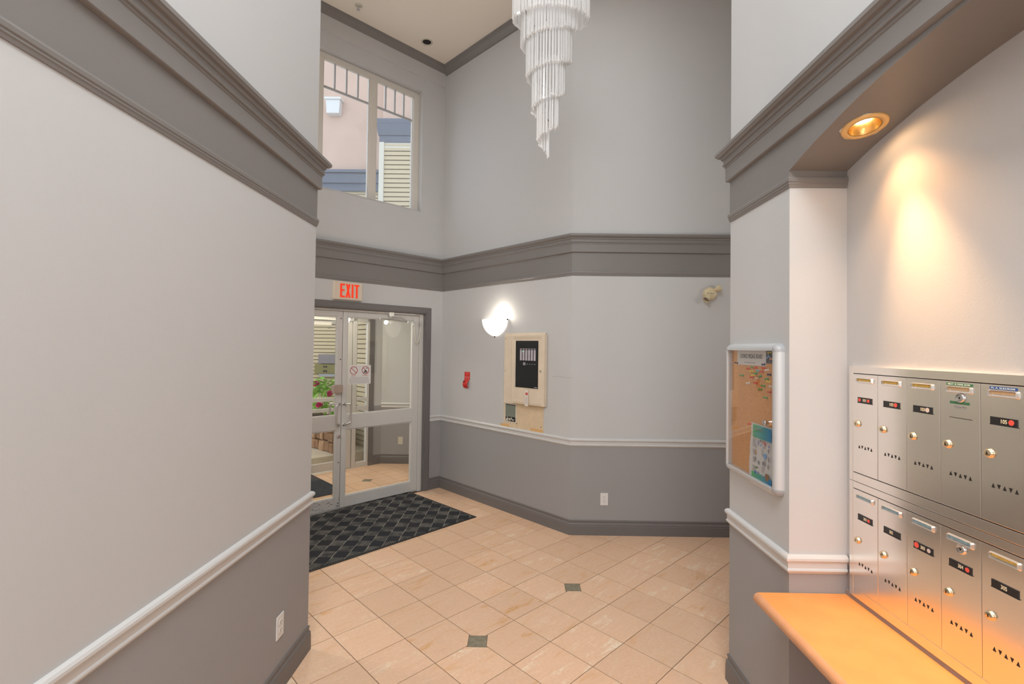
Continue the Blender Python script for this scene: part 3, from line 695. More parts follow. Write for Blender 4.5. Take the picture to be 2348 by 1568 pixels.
mb = MB(); mb.box(.866, .892, .018, .0495, 1.998, 2.052); mb.build('end_cap', M['steel'], cbl, bevel=.003)
mb = MB(); mb.box(.952, .976, .010, .0345, 2.000, 2.050); mb.build('end_cap', M['steel'], cbl, bevel=.003)

# no key / no entry notice on the glass
ntc = empty('notice', at_door((.93+1.195)/2, 0, -.052)[0], rz, 'white printed notice with two red prohibition circles on the door glass', 'sign')
mb = MB(); mb.box(-.131, .131, -.0015, 0, 1.327, 1.535); mb.build('sheet', M['paper'], ntc)
for cx in (-.072, .066):
    mb = MB(); n = 32; cz = 1.478
    for i in range(n):
        a0, a1 = 2*pi*i/n, 2*pi*(i+1)/n
        mb.xz([(cx+.038*cos(a0), cz+.038*sin(a0)), (cx+.044*cos(a0), cz+.044*sin(a0)), (cx+.044*cos(a1), cz+.044*sin(a1)), (cx+.038*cos(a1), cz+.038*sin(a1))][::-1], -.0024, -.0015)
    mb.obox((cx, -.002, cz), (Q, 0, -Q), (0, 1, 0), (Q, 0, Q), .040, .0005, .003)
    mb.build('prohibition_circle', M['red_ring'], ntc)
mb = MB(); cx, cz = .066, 1.478
mb.xz([(cx-.024, cz-.030), (cx-.016, cz-.032), (cx+.002, cz-.012), (cx+.002, cz-.034), (cx+.012, cz-.034), (cx+.010, cz-.004), (cx-.004, cz+.004)][::-1], -.0028, -.0024)
mb.cyl((cx+.014, -.0026, cz+.022), (cx+.014, -.0024, cz+.022), .006, n=12)
mb.build('walking_figure', M['ink'], ntc)
text('lettering', 'NO KEY', .010, M['red_ring'], ntc, -.072, -.0020, 1.420, width=.052, bold=.01)
text('lettering', 'NO ENTRY', .010, M['red_ring'], ntc, .066, -.0020, 1.421, width=.066, bold=.01)
mb = MB()
for k, (w0, w1) in enumerate(((-.105, .098), (-.120, .108), (-.120, .116), (-.122, .108), (-.112, .116))):
    zz = 1.399-.0145*k; x = w0
    while x < w1:
        w = random.uniform(.008, .024); mb.box(x, min(x+w, w1), -.0019, -.0015, zz-.0022, zz+.0022); x += w+.004
mb.build('printed_lines', M['grey_ink'], ntc); ntc.children[-1]['kind'] = 'stuff'

# exit sign
ex = empty('exit_sign', *at_door(1.2575, 2.332)); tag(ex, 'white box sign with red EXIT letters above the glass doors', 'sign')
mb = MB(); mb.box(-.158, .158, -.045, 0, -.097, .097); mb.build('box', M['exit_white'], ex, bevel=.004)
mb = MB(); mb.box(-.150, .150, -.048, -.045, -.090, .090); mb.build('face', M['exit_white'], ex, bevel=.002)
L = MB(); y0, y1 = -.0505, -.048; zb, zt = -.073, .073; w = .021
def pxz(*p): L.xz(list(p)[::-1], y0, y1)
def rct(x0, x1, z0, z1): L.box(x0, x1, y0, y1, z0, z1)
rct(-.095, -.095+w, zb, zt); rct(-.095+w, -.043, zt-.019, zt); rct(-.095+w, -.047, -.005, .013); rct(-.095+w, -.043, zb, zb+.019)
pxz((-.032, zt), (-.012, zt), (.020, zb), (-.000, zb)); pxz((-.001, zt), (.019, zt), (-.016, zb), (-.036, zb))
rct(.032, .032+w, zb, zt); rct(.064, .118, zt-.019, zt); rct(.0805, .1015, zb, zt-.019)
L.build('lettering', M['exit_red'], ex)

# high window in the door wall
loc, rz = at_door(1.27, 0)
w1 = empty('window_1', loc, rz, 'high three-light window with cream frame above the cornice', 'window', kind='structure')
fx = 1.27-.335; mb = MB(); frame_rect(mb, -fx, fx, 3.390, 4.850, .070, .075, .118, wt=.060, wb=.020)
mull = [(.905, .993), (1.525, 1.613)]
for a, b in mull: mb.box(1.27-b, 1.27-a, .075, .118, 3.41, 4.79)
mb.build('window_frame', M['window_frame'], w1, bevel=.003)
mb = MB(); mb.box(-fx, fx, .0, .119, 3.378, 3.390); mb.build('window_sill', M['plain_wall'], w1)
panes = [(.420, .905), (.993, 1.525), (1.613, 2.105)]
for a, b in panes:
    x0, x1 = 1.27-b, 1.27-a
    mb = MB(); mb.box(x0, x1, .096, .101, 3.41, 4.79); mb.build('pane', M['haze_glass'], w1)
    mb = MB(); frame_rect(mb, x0, x1, 3.41, 4.79, .010, .082, .112)
    mb.build('sash_bead', M['window_frame'], w1)
    mb = MB(); mb.box(x0+.01, x1-.01, .090, .108, 4.487, 4.507)
    mb.build('muntin', M['muntin'], w1)
    for k in (1, 2, 3):
        xx = x0+(x1-x0)*k/4; mb = MB(); mb.box(xx-.007, xx+.007, .090, .108, 4.507, 4.78); mb.build('muntin', M['muntin'], w1)

# ------------------------------------------------------------------ vestibule
V = Vector((-2.0322, 7.1999)); kE = V.y-V.x
def EW(s, off=0.0): return V+Dd*s+Dn*off
VH = 2.62
inn = kD+T*2**.5                                       # back plane of the door wall
wall('wall_vestibule_right', tuple(V), (-.85, V.y), 0, VH, t=.1, label='grey vestibule wall with blank white plate seen through the glass door')
wall('wall_vestibule_side', (-.85, V.y), (-.85, inn-.85-.02), 0, VH, t=.1, label='side wall of the vestibule beyond the glass door')
SE = 2.45
e0, e1 = EW(SE), EW(0)
wall('wall_vestibule_outer', tuple(e0), tuple(e1), 0, VH+.3, openings=((SE-2.05, SE-.205, -1, 2.150),), t=.12, label='outer vestibule wall around the street door')
i0 = EW(SE); i1 = Vector((i0.x+(kE-inn)/2, i0.y-(kE-inn)/2))
wall('wall_vestibule_left', tuple(i1), tuple(i0), 0, VH, t=.1, label='far side wall of the vestibule')
mb = MB(); mb.prism([tuple(p) for p in ((i1.x-.1, i1.y+.02), (-.85-.0, inn-.85+.02), (-.75, V.y+.1), (V.x, V.y+.1), (i0.x-.1, i0.y+.1))], VH, VH+.1)
tag(mb.build('ceiling_vestibule', M['plain_wall']), 'low flat ceiling over the entrance vestibule', 'ceiling', kind='structure')
trim('trim_10', [[tuple(V), (-.86, V.y)]], [RAIL], M['rail'], 'chair rail of the vestibule seen through the glass door')
trim('baseboard_vestibule', [[tuple(EW(.135)), tuple(V), (-.86, V.y)]], [BASE], M['base'], 'dark grey baseboard of the vestibule behind the glass door')
vf = MB(); vf.prism([(i1.x, i1.y), (-.86, inn-.86), (-.86, V.y), tuple(V), (i0.x, i0.y)], -.06, -.0025)
vf = tag(vf.build('floor_vestibule', M['grout']), 'peach tile floor of the vestibule beyond the glass doors', 'floor', kind='structure')
VI = (-1.940, 6.283)
uo, vo = (VI[0]+VI[1])*Q, (VI[1]-VI[0])*Q
VREG = [(-1, 1, kE), (1, -1, -inn), (0, 1, V.y), (1, 0, -.86), (-1, -1, -(i0.x+i0.y))]
for i in range(-9, 9):
    for j in range(-9, 9):
        g = .0024; u0, u1 = uo+i*PU+g, uo+(i+1)*PU-g; v0, v1 = vo+j*PV+g, vo+(j+1)*PV-g
        P = [((u-v)*Q, (u+v)*Q) for u, v in ((u0, v0), (u1, v0), (u1, v1), (u0, v1))]; c = centre(P); q = P
        for (nx, ny, k) in VREG:
            q = clip(q, nx, ny, k)
            if len(q) < 3: break
        if len(q) < 3 or area_of(q) < 1e-4: continue
        if math.hypot(c[0]-VI[0], c[1]-VI[1]) < .26:
            h = .0575
            if abs(c[0]-VI[0]) > abs(c[1]-VI[1]): q = clip(q, 1, 0, VI[0]-h) if c[0] < VI[0] else clip(q, -1, 0, -(VI[0]+h))
            else: q = clip(q, 0, 1, VI[1]-h) if c[1] < VI[1] else clip(q, 0, -1, -(VI[1]+h))
        add_tile([q], c, vf)
mb = MB(); mb.box(-.0545, .0545, -.0545, .0545, -.009, -.0005); o = mb.build('inset_tile', M['inset'], vf, bevel=.0015); o.location = (*VI, 0); o['label'] = 'small grey-brown inset tile'
# dark mat in the vestibule
p1 = Vector((-2.372, 6.280)); dmu = Vector((-2.776+2.286, 6.516-6.027)).normalized(); dmv = Vector((-dmu.y, dmu.x))
A = Vector((-2.286, 6.027)); mb = MB(); mb.prism([tuple(A-dmu*.34), tuple(A+dmu*.72), tuple(A+dmu*.72+dmv*1.0), tuple(A-dmu*.34+dmv*1.0)], 0, .008)
tag(mb.build('vestibule_mat', M['carpet'], bevel=.002), 'dark blue-grey carpet mat on the vestibule tiles', 'mat')
# blank plate
pl_ = empty('blank_plate', (V.x+.2965, V.y, .3415), 0, 'blank cream wall plate low on the vestibule wall', 'wall plate')
mb = MB(); mb.box(-.036, .036, -.006, 0, -.057, .057); mb.build('plate', M['ivory'], pl_, bevel=.002)
# street door and sidelight
loc, rz = (EW(1.0).x, EW(1.0).y, 0), radians(45)
X = lambda s: 1.0-s
d2 = empty('door_2', loc, rz, 'white street door with sidelight at the far side of the vestibule', 'doorway', kind='structure')
mb = MB(); mb.box(X(.205), X(.135), -.016, 0, 0, 2.2); mb.box(X(2.12), X(.205), -.016, 0, 2.150, 2.2); mb.build('casing', M['base'], d2)
mb = MB()
mb.box(X(.243), X(.207), -.004, .05, 0, 2.148); mb.box(X(.408), X(.400)+.0, -.004, .05, 0, 2.148)
mb.box(X(.46), X(.400), -.004, .05, 0, 2.148); mb.box(X(.545), X(.47), .01, .09, 0, 2.148)
mb.box(X(2.04), X(.207), -.004, .05, 2.100, 2.148); mb.box(X(.400), X(.243), -.004, .05, 0, .072)
mb.box(X(.400), X(.243), .0, .045, .957, 1.001); mb.box(X(.400), X(.243), .0, .045, .815, .882)
mb.box(X(2.04), X(2.00), -.004, .05, 0, 2.148)
mb.build('white_frame', M['white_frame'], d2, bevel=.002)
for z0, z1 in ((.072, .815), (.882, .957), (1.001, 2.100)):
    mb = MB(); mb.box(X(.400), X(.243), .020, .026, z0, z1); mb.build('glass_pane', M['glass'], d2)
ld = empty('street_door', loc, rz, 'white street door leaf with double middle rails and pull handle beyond the vestibule', 'door', kind='thing')
mb = MB(); y0, y1 = .02, .065
mb.box(X(.635), X(.548), y0, y1, .02, 2.098); mb.box(X(1.46), X(1.37), y0, y1, .02, 2.098); mb.box(X(1.37), X(.635), y0, y1, 2.030, 2.098)
mb.box(X(1.37), X(.635), y0, y1, .02, .128); mb.box(X(1.37), X(.635), y0, y1, .972, 1.025); mb.box(X(1.37), X(.635), y0, y1, .829, .876)
mb.build('door_frame', M['white_frame'], ld, bevel=.002)
for z0, z1 in ((.128, .829), (.876, .972), (1.025, 2.030)):
    mb = MB(); mb.box(X(1.37), X(.635), .040, .046, z0, z1); mb.build('glass_pane', M['glass'], ld)
mb = MB(); mb.box(X(.78), X(.60), -.02, .03, 2.045, 2.085); mb.tube([(X(.70), -.01, 2.0), (X(.86), -.03, 1.985)], .006); mb.build('closer', M['steel'], ld, bevel=.002)
# second fixed light beyond
mb = MB(); mb.box(X(2.0), X(1.93), .0, .06, .0, 2.1); mb.box(X(1.93), X(1.55), .0, .06, 0, .12); mb.box(X(1.55), X(1.462), .0, .09, 0, 2.1); mb.box(X(1.93), X(1.55), .0, .06, .85, .98)
mb.build('sidelight_frame', M['white_frame'], d2)
mb = MB(); mb.box(X(1.93), X(1.55), .03, .035, .98, 2.1); mb.build('glass_pane', M['glass'], d2)

# ------------------------------------------------------------------ outdoors
gnd = MB(); gnd.box(-9, 1.5, 5.0, 16, -.36, -.30)
tag(gnd.build('ground', M['concrete']), 'concrete paving outside the street door', 'ground', kind='structure')
kS = kE+.97*2**.5                                      # riser line of the outdoor step
stp = MB()
a = lambda x, k: (x, x+k)
stp.prism([a(-5.2, kE+.2), a(-1.6, kE+.2), a(-1.6, kS), a(-5.2, kS)][::-1], -.30, -.166)
tag(stp.build('step_landing', M['concrete']), 'lower concrete landing just outside the street door', 'paving', kind='structure')
stp = MB(); stp.prism([a(-5.5, kS), a(-1.7, kS), (-1.7, 10.9), (-5.5, 10.9)][::-1], -.30, 0)
tag(stp.build('upper_paving', M['concrete'], bevel=.01), 'pale concrete step and walk leading away from the street door', 'paving', kind='structure')
pr_f = MB(); pr_f.prism([a(-4.6, kE+.20), a(-1.4, kE+.20), a(-1.4, kE+2.0), a(-4.6, kE+2.0)][::-1], 3.46, 3.60)  # unseen slab added to darken the entry recess
tag(pr_f.build('added_porch_roof', M['siding_trim']), 'flat porch roof added over the street door to shade the entry, unseen above the glass', 'porch roof', kind='structure')
# stone retaining wall built of stones
sw = empty('retaining_wall', (-2.75, 7.66, 0), 0, 'low brown stone planter wall outside the street door', 'stone wall', kind='thing')
A, B = Vector((-2.93, 7.815)), Vector((-4.9, 9.44)); d = (B-A).normalized(); nn = Vector((-d.y, d.x)); nn = nn if nn.dot(Vector((0, 0))-A) > 0 else -nn
O2 = Vector((-2.75, 7.66))
mb = MB(); c = (A+B)/2-O2-nn*.12; mb.obox((c.x, c.y, .24), (d.x, d.y, 0), (nn.x, nn.y, 0), (0, 0, 1), (B-A).length/2, .10, .238); mb.build('mortar_core', M['mortar'], sw)
zz = 0; row = 0
while zz < .47:
    h = (.17, .15, .16)[row % 3]; s = -random.uniform(0, .06)
    while s < (B-A).length:
        w = random.uniform(.11, .22); s1 = min(s+w, (B-A).length); s0 = max(s, 0)
        if s1-s0 > .03:
            mb = MB(); p = A+d*((s0+s1)/2)-O2+nn*random.uniform(-.015, .012)
            mb.obox((p.x, p.y, zz+h/2), (d.x, d.y, 0), (nn.x, nn.y, 0), (0, 0, 1), (s1-s0)/2-.007, .055, h/2-.006)
            for v in mb.bm.verts: v.co += Vector((random.uniform(-.008, .008),)*3)
            mb.build('stone', random.choice((M['stone'], M['stone'], M['stone_b'])), sw, bevel=.012, seg=1)
        s = s1
    zz += h; row += 1
bed = MB(); P = [A-nn*.16, B-nn*.16, Vector((-4.9, 10.4)), Vector((-3.3, 8.86))]
bed.prism([tuple(p) for p in P], 0, .44); tag(bed.build('planting_bed', M['soil']), 'dark soil bed behind the stone planter wall', 'soil', kind='structure')
# peony bushes
leaf_me = None
def make_leaf():
    mb = MB(); L_ = .15; pts = [(0, 0, 0), (.022, .03, .006), (.030, .07, .010), (.018, .115, .004), (0, .15, -.012), (-.018, .115, .004), (-.030, .07, .010), (-.022, .03, .006)]
    v = [mb.bm.verts.new(p) for p in pts]; m1 = mb.bm.verts.new((0, .07, -.004))
    for i in range(8): mb.face([v[i], v[(i+1) % 8], m1])
    me = bpy.data.meshes.new('leaf'); mb.bm.to_mesh(me); mb.bm.free(); return me
la, lb_ = make_leaf(), make_leaf(); la.materials.append(M['leaf']); lb_.materials.append(M['leaf_b'])
def flower_me():
    mb = MB()
    for ring_, (n, r, tilt) in enumerate(((6, .045, .35), (6, .038, .8), (5, .026, 1.2))):
        for i in range(n):
            a_ = 2*pi*(i+ring_*.5)/n; dx, dy = cos(a_), sin(a_)
            base = Vector((dx*.008, dy*.008, 0)); tip = Vector((dx*r*cos(tilt), dy*r*cos(tilt), r*sin(tilt)+.01*ring_)); s_ = Vector((-dy, dx, 0))*r*.55
            mid = (base+tip)/2+Vector((0, 0, -.006)); v = [mb.bm.verts.new(p) for p in (base, mid+s_, tip+s_*.5, tip-s_*.5, mid-s_)]
            mb.face(v)
    me = bpy.data.meshes.new('bloom'); mb.bm.to_mesh(me); mb.bm.free(); me.materials.append(M['petal']); return me
fm = flower_me()
def bush(loc, R, H, n, label, flowers):
    g = empty('peony_bush', loc, 0, label, 'shrub', 'peony bushes in the planter bed')
    st = MB()
    for k in range(9):
        a_ = random.uniform(0, 2*pi); r = random.uniform(.3, .9)*R; st.tube([(0, 0, 0), (cos(a_)*r*.5, sin(a_)*r*.5, H*.5), (cos(a_)*r, sin(a_)*r, H*.85)], .005, 5)
    st.build('stem', M['leaf'], g)
    for k in range(n):
        a_ = random.uniform(0, 2*pi); t = random.uniform(.15, 1); r = R*math.sqrt(random.uniform(.1, 1))*(1-.35*t)
        o = link('leaf', la if random.random() < .65 else lb_, g); o.location = (cos(a_)*r, sin(a_)*r, H*t*.95)
        o.rotation_euler = (random.uniform(-.9, .5), random.uniform(-.6, .6), a_-pi/2+random.uniform(-.7, .7)); s_ = random.uniform(.7, 1.15); o.scale = (s_, s_, s_)
    for (x, y, z) in flowers:
        o = link('bloom', fm, g); o.location = (x, y, z); o.rotation_euler = (random.uniform(.6, 1.1), 0, random.uniform(-.4, .4)); o.scale = (1.5, 1.5, 1.5)
    return g
bush((-3.42, 8.56, .44), .24, .74, 190, 'leafy green peony bush with pink blooms framed by the door glass', [(-.10, -.16, .62), (.00, -.24, .26), (.16, -.16, .46)])
bush((-3.98, 9.12, .44), .22, .56, 60, 'smaller peony bush behind the leafy one at the planter edge', [(-.1, -.2, .5)])
# siding: boards one by one
def siding(root, A, B, z0, z1, exp_, lapout, m):
    A, B = Vector(A), Vector(B); d = (B-A).normalized(); n = Vector((d.y, -d.x)); Ln = (B-A).length
    mb = MB(); gp = exp_*.17; pr_ = [(0.0, gp), (lapout, gp), (lapout, gp+.008), (lapout*.45, exp_), (0.0, exp_)]
    rows = [[mb.bm.verts.new((p.x-A.x+n.x*t, p.y-A.y+n.y*t, z)) for t, z in pr_] for p in (A, B)]
    for j in range(5): mb.face([rows[0][j], rows[1][j], rows[1][(j+1) % 5], rows[0][(j+1) % 5]])
    mb.face(rows[0][::-1]); mb.face(rows[1]); bmesh.ops.recalc_face_normals(mb.bm, faces=mb.bm.faces)
    me = bpy.data.meshes.new('siding_board'); mb.bm.to_mesh(me); mb.bm.free(); me.materials.append(m)
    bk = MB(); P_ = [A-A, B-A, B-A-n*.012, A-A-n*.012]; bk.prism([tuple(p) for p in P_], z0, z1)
    o = bk.build('siding_shade_backing', M['siding_shade'], root); o.location = (A.x+n.x*.0125-root.location.x, A.y+n.y*.0125-root.location.y, -root.location.z)  # dark sheet showing between boards as their shade
    z = z0; ox, oy, oz = root.location
    while z < z1-1e-4:
        o = link('siding_board', me, root); o.location = (A.x+n.x*.0125-ox, A.y+n.y*.0125-oy, z-oz); z += exp_
nb = empty('neighbouring_building', (-4.5, 11.1, 0), 0, 'peach stucco building with slate-blue bands and cream siding outside the windows', 'building', kind='thing')
def nbb(name, x0, x1, y0, y1, z0, z1, m, **k):
    mb = MB(); mb.box(x0+4.5, x1+4.5, y0-11.1, y1-11.1, z0, z1); return mb.build(name, m, nb, **k)
nbb('stucco_wall', -9, 1, 11.02, 11.4, 0, 11.5, M['stucco'])
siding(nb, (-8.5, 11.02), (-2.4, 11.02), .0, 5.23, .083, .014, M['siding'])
nbb('band', -9, -2.4, 10.94, 11.02, 5.30, 5.47, M['navy']); nbb('band', -9, -2.4, 10.90, 11.02, 5.47, 5.70, M['navy'], bevel=.01); nbb('band', -9, -2.4, 10.85, 11.02, 5.70, 5.77, M['navy'], bevel=.01)
# pilaster with siding and slate-blue capital
nbb('pilaster', -3.08, -1.9, 10.56, 11.02, 0, 6.30, M['siding_trim'])
nbb('corner_board', -3.115, -3.01, 10.50, 10.58, 0, 6.25, M['siding_trim'])
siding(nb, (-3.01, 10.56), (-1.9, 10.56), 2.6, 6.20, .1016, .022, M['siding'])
nbb('frieze_board', -3.01, -1.9, 10.53, 10.56, 6.13, 6.25, M['siding_trim'])
nbb('capital', -3.115, -1.9, 10.50, 11.02, 6.25, 6.39, M['navy'], bevel=.008)
mb = MB(); P5 = [(0, 6.39), (.02, 6.40), (.035, 6.47), (.06, 6.62), (.075, 6.66), (.075, 6.72), (.06, 6.75), (-.3, 6.75), (-.3, 6.39)]
rows = []
for (x, y, mx, my) in ((-3.115, 11.02, -1, 0), (-3.115, 10.50, -1, -1), (-1.9, 10.50, 0, -1)):
    rows.append([mb.bm.verts.new((x+4.5+mx*t, y-11.1+my*t, z)) for t, z in P5])
for i in range(2):
    for j in range(len(P5)): mb.face([rows[i][j], rows[i+1][j], rows[i+1][(j+1) % len(P5)], rows[i][(j+1) % len(P5)]])
mb.build('capital_moulding', M['navy'], nb)
nbb('upper_pilaster', -3.075, -1.9, 10.62, 11.02, 6.7, 11, M['stucco'])
# white wall light on the stucco
wl = empty('outdoor_wall_light', (-4.30, 11.02, 7.25), 0, 'white box wall lantern on the peach stucco outside the high window', 'wall light')
mb = MB(); mb.box(-.19, .19, -.20, 0, .12, .17); mb.build('cap', M['white'], wl, bevel=.01)
mb = MB(); v = [(-.165, .12), (.165, .12), (.145, -.19), (-.145, -.19)]; mb.xz(v[::-1], -.17, 0); mb.build('body', M['white'], wl, bevel=.008)
# plain boxes on the siding for shapes seen through the street door
mb = MB(); mb.box(-4.52, -4.06, 10.86, 10.985, 1.335, 1.545); tag(mb.build('grey_outdoor_box', mat('grey_box', srgb(132, 124, 128), .5), bevel=.008), 'small grey box on the cream siding outdoors, upper of two', 'cabinet')
oc = empty('olive_outdoor_board', (-4.36, 11.0, 1.215), 0, 'olive panel with two small dark openings on the outdoor siding, under the grey box', 'panel')
mb = MB(); mb.box(-.24, .28, -.14, -.01, -.105, .105); mb.build('board', M['olive'], oc, bevel=.006)
for zz in (.05, -.05):
    for k in (-.02, .03): mb = MB(); mb.box(k-.018, k+.018, -.146, -.139, zz-.02, zz+.02); mb.build('opening', M['dark'], oc)
mb = MB(); mb.box(-.14, .28, -.12, -.01, -.17, -.11); mb.build('lower_box', M['grey_cap'], oc)
# side wall of the entry recess
es = empty('entry_side_wall', (-1.80, 7.44, -.30), 0, 'cream siding wall of the entry recess seen through the sidelight', 'siding wall', kind='structure')
A, B = Vector((-3.05, 8.70)), Vector((-1.72, 7.37))
mb = MB(); d = (B-A).normalized(); n = Vector((d.y, -d.x)); n = n if n.dot(Vector((-1, -1))) > 0 else -n
c = (A+B)/2-Vector((-1.80, 7.44))-n*.06; mb.obox((c.x, c.y, 1.9), (d.x, d.y, 0), (n.x, n.y, 0), (0, 0, 1), (B-A).length/2, .055, 1.9); mb.build('wall_core', M['siding_trim'], es)
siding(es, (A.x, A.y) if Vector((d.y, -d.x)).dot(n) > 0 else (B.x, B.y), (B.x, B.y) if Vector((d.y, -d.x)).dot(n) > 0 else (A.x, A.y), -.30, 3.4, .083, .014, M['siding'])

# ------------------------------------------------------------------ sconce
sc_ = empty('wall_sconce', *at_middle(1.0, 2.06)); tag(sc_, 'glowing half-bowl alabaster sconce left of the cream alarm cabinet', 'wall lamp')
mb = MB(); prof = []
for k in range(17):
    t = k/16; prof.append((.196*(1-(1-t)**2.1)**.62 if t > 0 else .004, -.190*(1-t)))
rows = []; NA = 28
for r, h in prof: rows.append([mb.bm.verts.new((-r*cos(pi*i/NA), -r*.50*sin(pi*i/NA)-.004, h)) for i in range(NA+1)])
for k in range(len(rows)-1):
    for i in range(NA): mb.face([rows[k][i], rows[k][i+1], rows[k+1][i+1], rows[k+1][i]])
sh = mb.build('shade', M['sconce'], sc_, smooth=True); sm = sh.modifiers.new('thick', 'SOLIDIFY'); sm.thickness = .006
mb = MB(); mb.box(-.05, .05, -.012, 0, -.10, -.01); mb.cyl((.03, -.02, -.03), (.10, -.05, .02), .014, n=12); mb.build('lamp_holder', M['white'], sc_, bevel=.003)
mb = MB(); mb.sphere((.115, -.060, .028), .030, 16, 12); mb.build('bulb', M['bulb'], sc_, smooth=True)
for (x, z) in ((-.197, -.008), (.199, -.006), (0, -.192)):
    mb = MB(); mb.sphere((x, -.012, z), .009, 12, 8); mb.build('clip', M['dark'], sc_, smooth=True)

# hairline scratch in the wall paint beside the cabinet
wm = bpy.data.objects['wall_middle']; p_, r_ = at_middle(1.97, 1.475)
mb = MB(); mb.tube([(-.13, -.0003, -.004), (-.06, -.0003, .003), (.02, -.0003, -.002), (.11, -.0003, -.006)], .0012, 5)
o = mb.build('hairline_crack', M['grey_ink'], wm); o.location = p_; o.rotation_euler = (0, 0, r_)

# ------------------------------------------------------------------ red tag plate
rd = empty('red_alarm_tag', *at_middle(.517, 1.459)); tag(rd, 'small red printed plate with a curled red tag hanging below it on the slanted wall', 'sign')
mb = MB(); mb.box(-.050, .050, -.003, 0, -.062, 0); mb.build('plate', M['red'], rd)
mb = MB(); mb.box(-.050, .050, -.004, 0, -.092, -.066); mb.build('strip', M['red'], rd)
mb = MB()
rows = []
for k in range(9):
    t = k/8; z = -.094-.096*t; y = -.004-.030*sin(pi*t*.9); rows.append([mb.bm.verts.new((x, y+dy, z)) for x, dy in ((-.052+.012*t, 0), (.036, 0), (.036, .003), (-.052+.012*t, .003))])
for k in range(8):
    for j in range(4): mb.face([rows[k][j], rows[k][(j+1) % 4], rows[k+1][(j+1) % 4], rows[k+1][j]])
mb.face(rows[0]); mb.face(rows[-1]); mb.build('hanging_tag', M['red'], rd)
mb = MB()
for (x0, x1, z) in ((-.038, .036, -.014), (-.010, .012, -.028), (-.008, .010, -.040), (-.040, .038, -.058), (-.034, .034, -.080)): mb.box(x0, x1, -.0046, -.0030, z-.003, z+.003)
mb.build('printed_lines', mat('pale_red_print', srgb(232, 110, 96), .5), rd)
mb = MB(); mb.box(-.034, -.012, -.036, -.030, -.122, -.106); mb.build('slot', mat('dark_red', (.12, .01, .01), .5), rd)

# ------------------------------------------------------------------ alarm cabinet
ac = empty('alarm_cabinet', *at_middle(1.54, 1.53)); tag(ac, 'cream steel alarm cabinet with a black glass window and small label columns', 'control panel')
X = lambda s: s-1.54; Z = lambda z: z-1.53
mb = MB(); mb.box(X(1.312), X(1.770), -.050, -.004, Z(1.170), Z(1.885)); mb.build('cabinet_door', M['beige'], ac, bevel=.004)
mb = MB(); mb.box(X(1.376)-.008, X(1.694)+.008, -.053, -.050, Z(1.342)-.008, Z(1.822)+.008); mb.build('window_rim', M['beige'], ac, bevel=.002)
mb = MB(); mb.box(X(1.376), X(1.694), -.055, -.053, Z(1.342), Z(1.822)); mb.build('black_window', mat('black_glass', (.012, .014, .017), .08, spec=.6), ac)
mb = MB()
for c in range(6):
    x0 = X(1.440)+c*.0385
    mb.box(x0, x0+.027, -.0562, -.055, Z(1.735), Z(1.741))
    for r in range(8):
        z1 = Z(1.727)-r*.0135; mb.box(x0, x0+.027, -.0562, -.055, z1-.0110, z1)
mb.build('label_column', mat('label_white', srgb(206, 196, 204), .5), ac); ac.children[-1]['kind'] = 'stuff'
mb = MB(); mb.box(X(1.478), X(1.484), -.0568, -.056, Z(1.708), Z(1.714)); mb.build('indicator', M['led'], ac)
mb = MB(); mb.box(X(1.485), X(1.520), -.0562, -.055, Z(1.572), Z(1.602)); 
for k in range(4): mb.box(X(1.535)+k*.035, X(1.552)+k*.035, -.0562, -.055, Z(1.582), Z(1.588))
mb.build('keypad_marks', M['grey_ink'], ac)
mb = MB(); mb.box(X(1.645), X(1.685), -.0562, -.055, Z(1.350), Z(1.358)); mb.build('maker_mark', M['print_grey'], ac)
mb = MB()
for zb_ in (1.858, 1.186):
    for r in range(3):
        for c in range(26): mb.box(X(1.340)+c*.0153, X(1.346)+c*.0153, -.0506, -.050, Z(zb_)-r*.010, Z(zb_)-r*.010+.006)
mb.build('vent_hole', mat('vent_shadow', srgb(176, 156, 124), .6), ac); ac.children[-1]['kind'] = 'stuff'
mb = MB(); mb.cyl((X(1.726), -.050, Z(1.520)), (X(1.726), -.060, Z(1.520)), .011, .010, 16); mb.build('key_lock', M['chrome'], ac, bevel=.001)
mb = MB(); mb.box(X(1.166), X(1.318), -.020, -.002, Z(1.156), Z(1.880)); mb.build('side_cover', M['beige'], ac, bevel=.003)
mb = MB(); mb.box(X(1.160), X(1.752), -.004, 0, Z(1.880), Z(1.905)); mb.build('top_strip', M['beige'], ac)
for (x, z) in ((1.186, 1.845), (1.186, 1.50), (1.752, 1.893)):
    mb = MB(); mb.cyl((X(x), -.020 if x < 1.5 else -.004, Z(z)), (X(x), -.022 if x < 1.5 else -.006, Z(z)), .004, n=10); mb.build('screw', M['dark'], ac)
# inspection tag hanging on the door
tg = empty('inspection_tag', *at_middle(1.545, 1.31, .058)); tag(tg, 'white inspection tag hanging from the cream alarm cabinet', 'tag')
mb = MB(); mb.xz([(-.022, 0), (-.010, .014), (.012, .014), (.024, 0), (.020, -.150), (-.028, -.150)], -.002, 0); mb.build('card', M['tag_white'], tg)
mb = MB(); mb.box(-.016, .018, -.0028, -.002, -.040, -.014); mb.build('stamp', M['print_red'], tg)
mb = MB()
for k in range(6): mb.box(-.020, .014, -.0026, -.002, -.060-.013*k, -.057-.013*k)
mb.build('printed_lines', M['print_grey'], tg)
mb = MB(); mb.tube([(0, -.002, .008), (.002, .004, .035), (0, .005, .052)], .0012, 6); mb.build('string', M['tag_white'], tg)
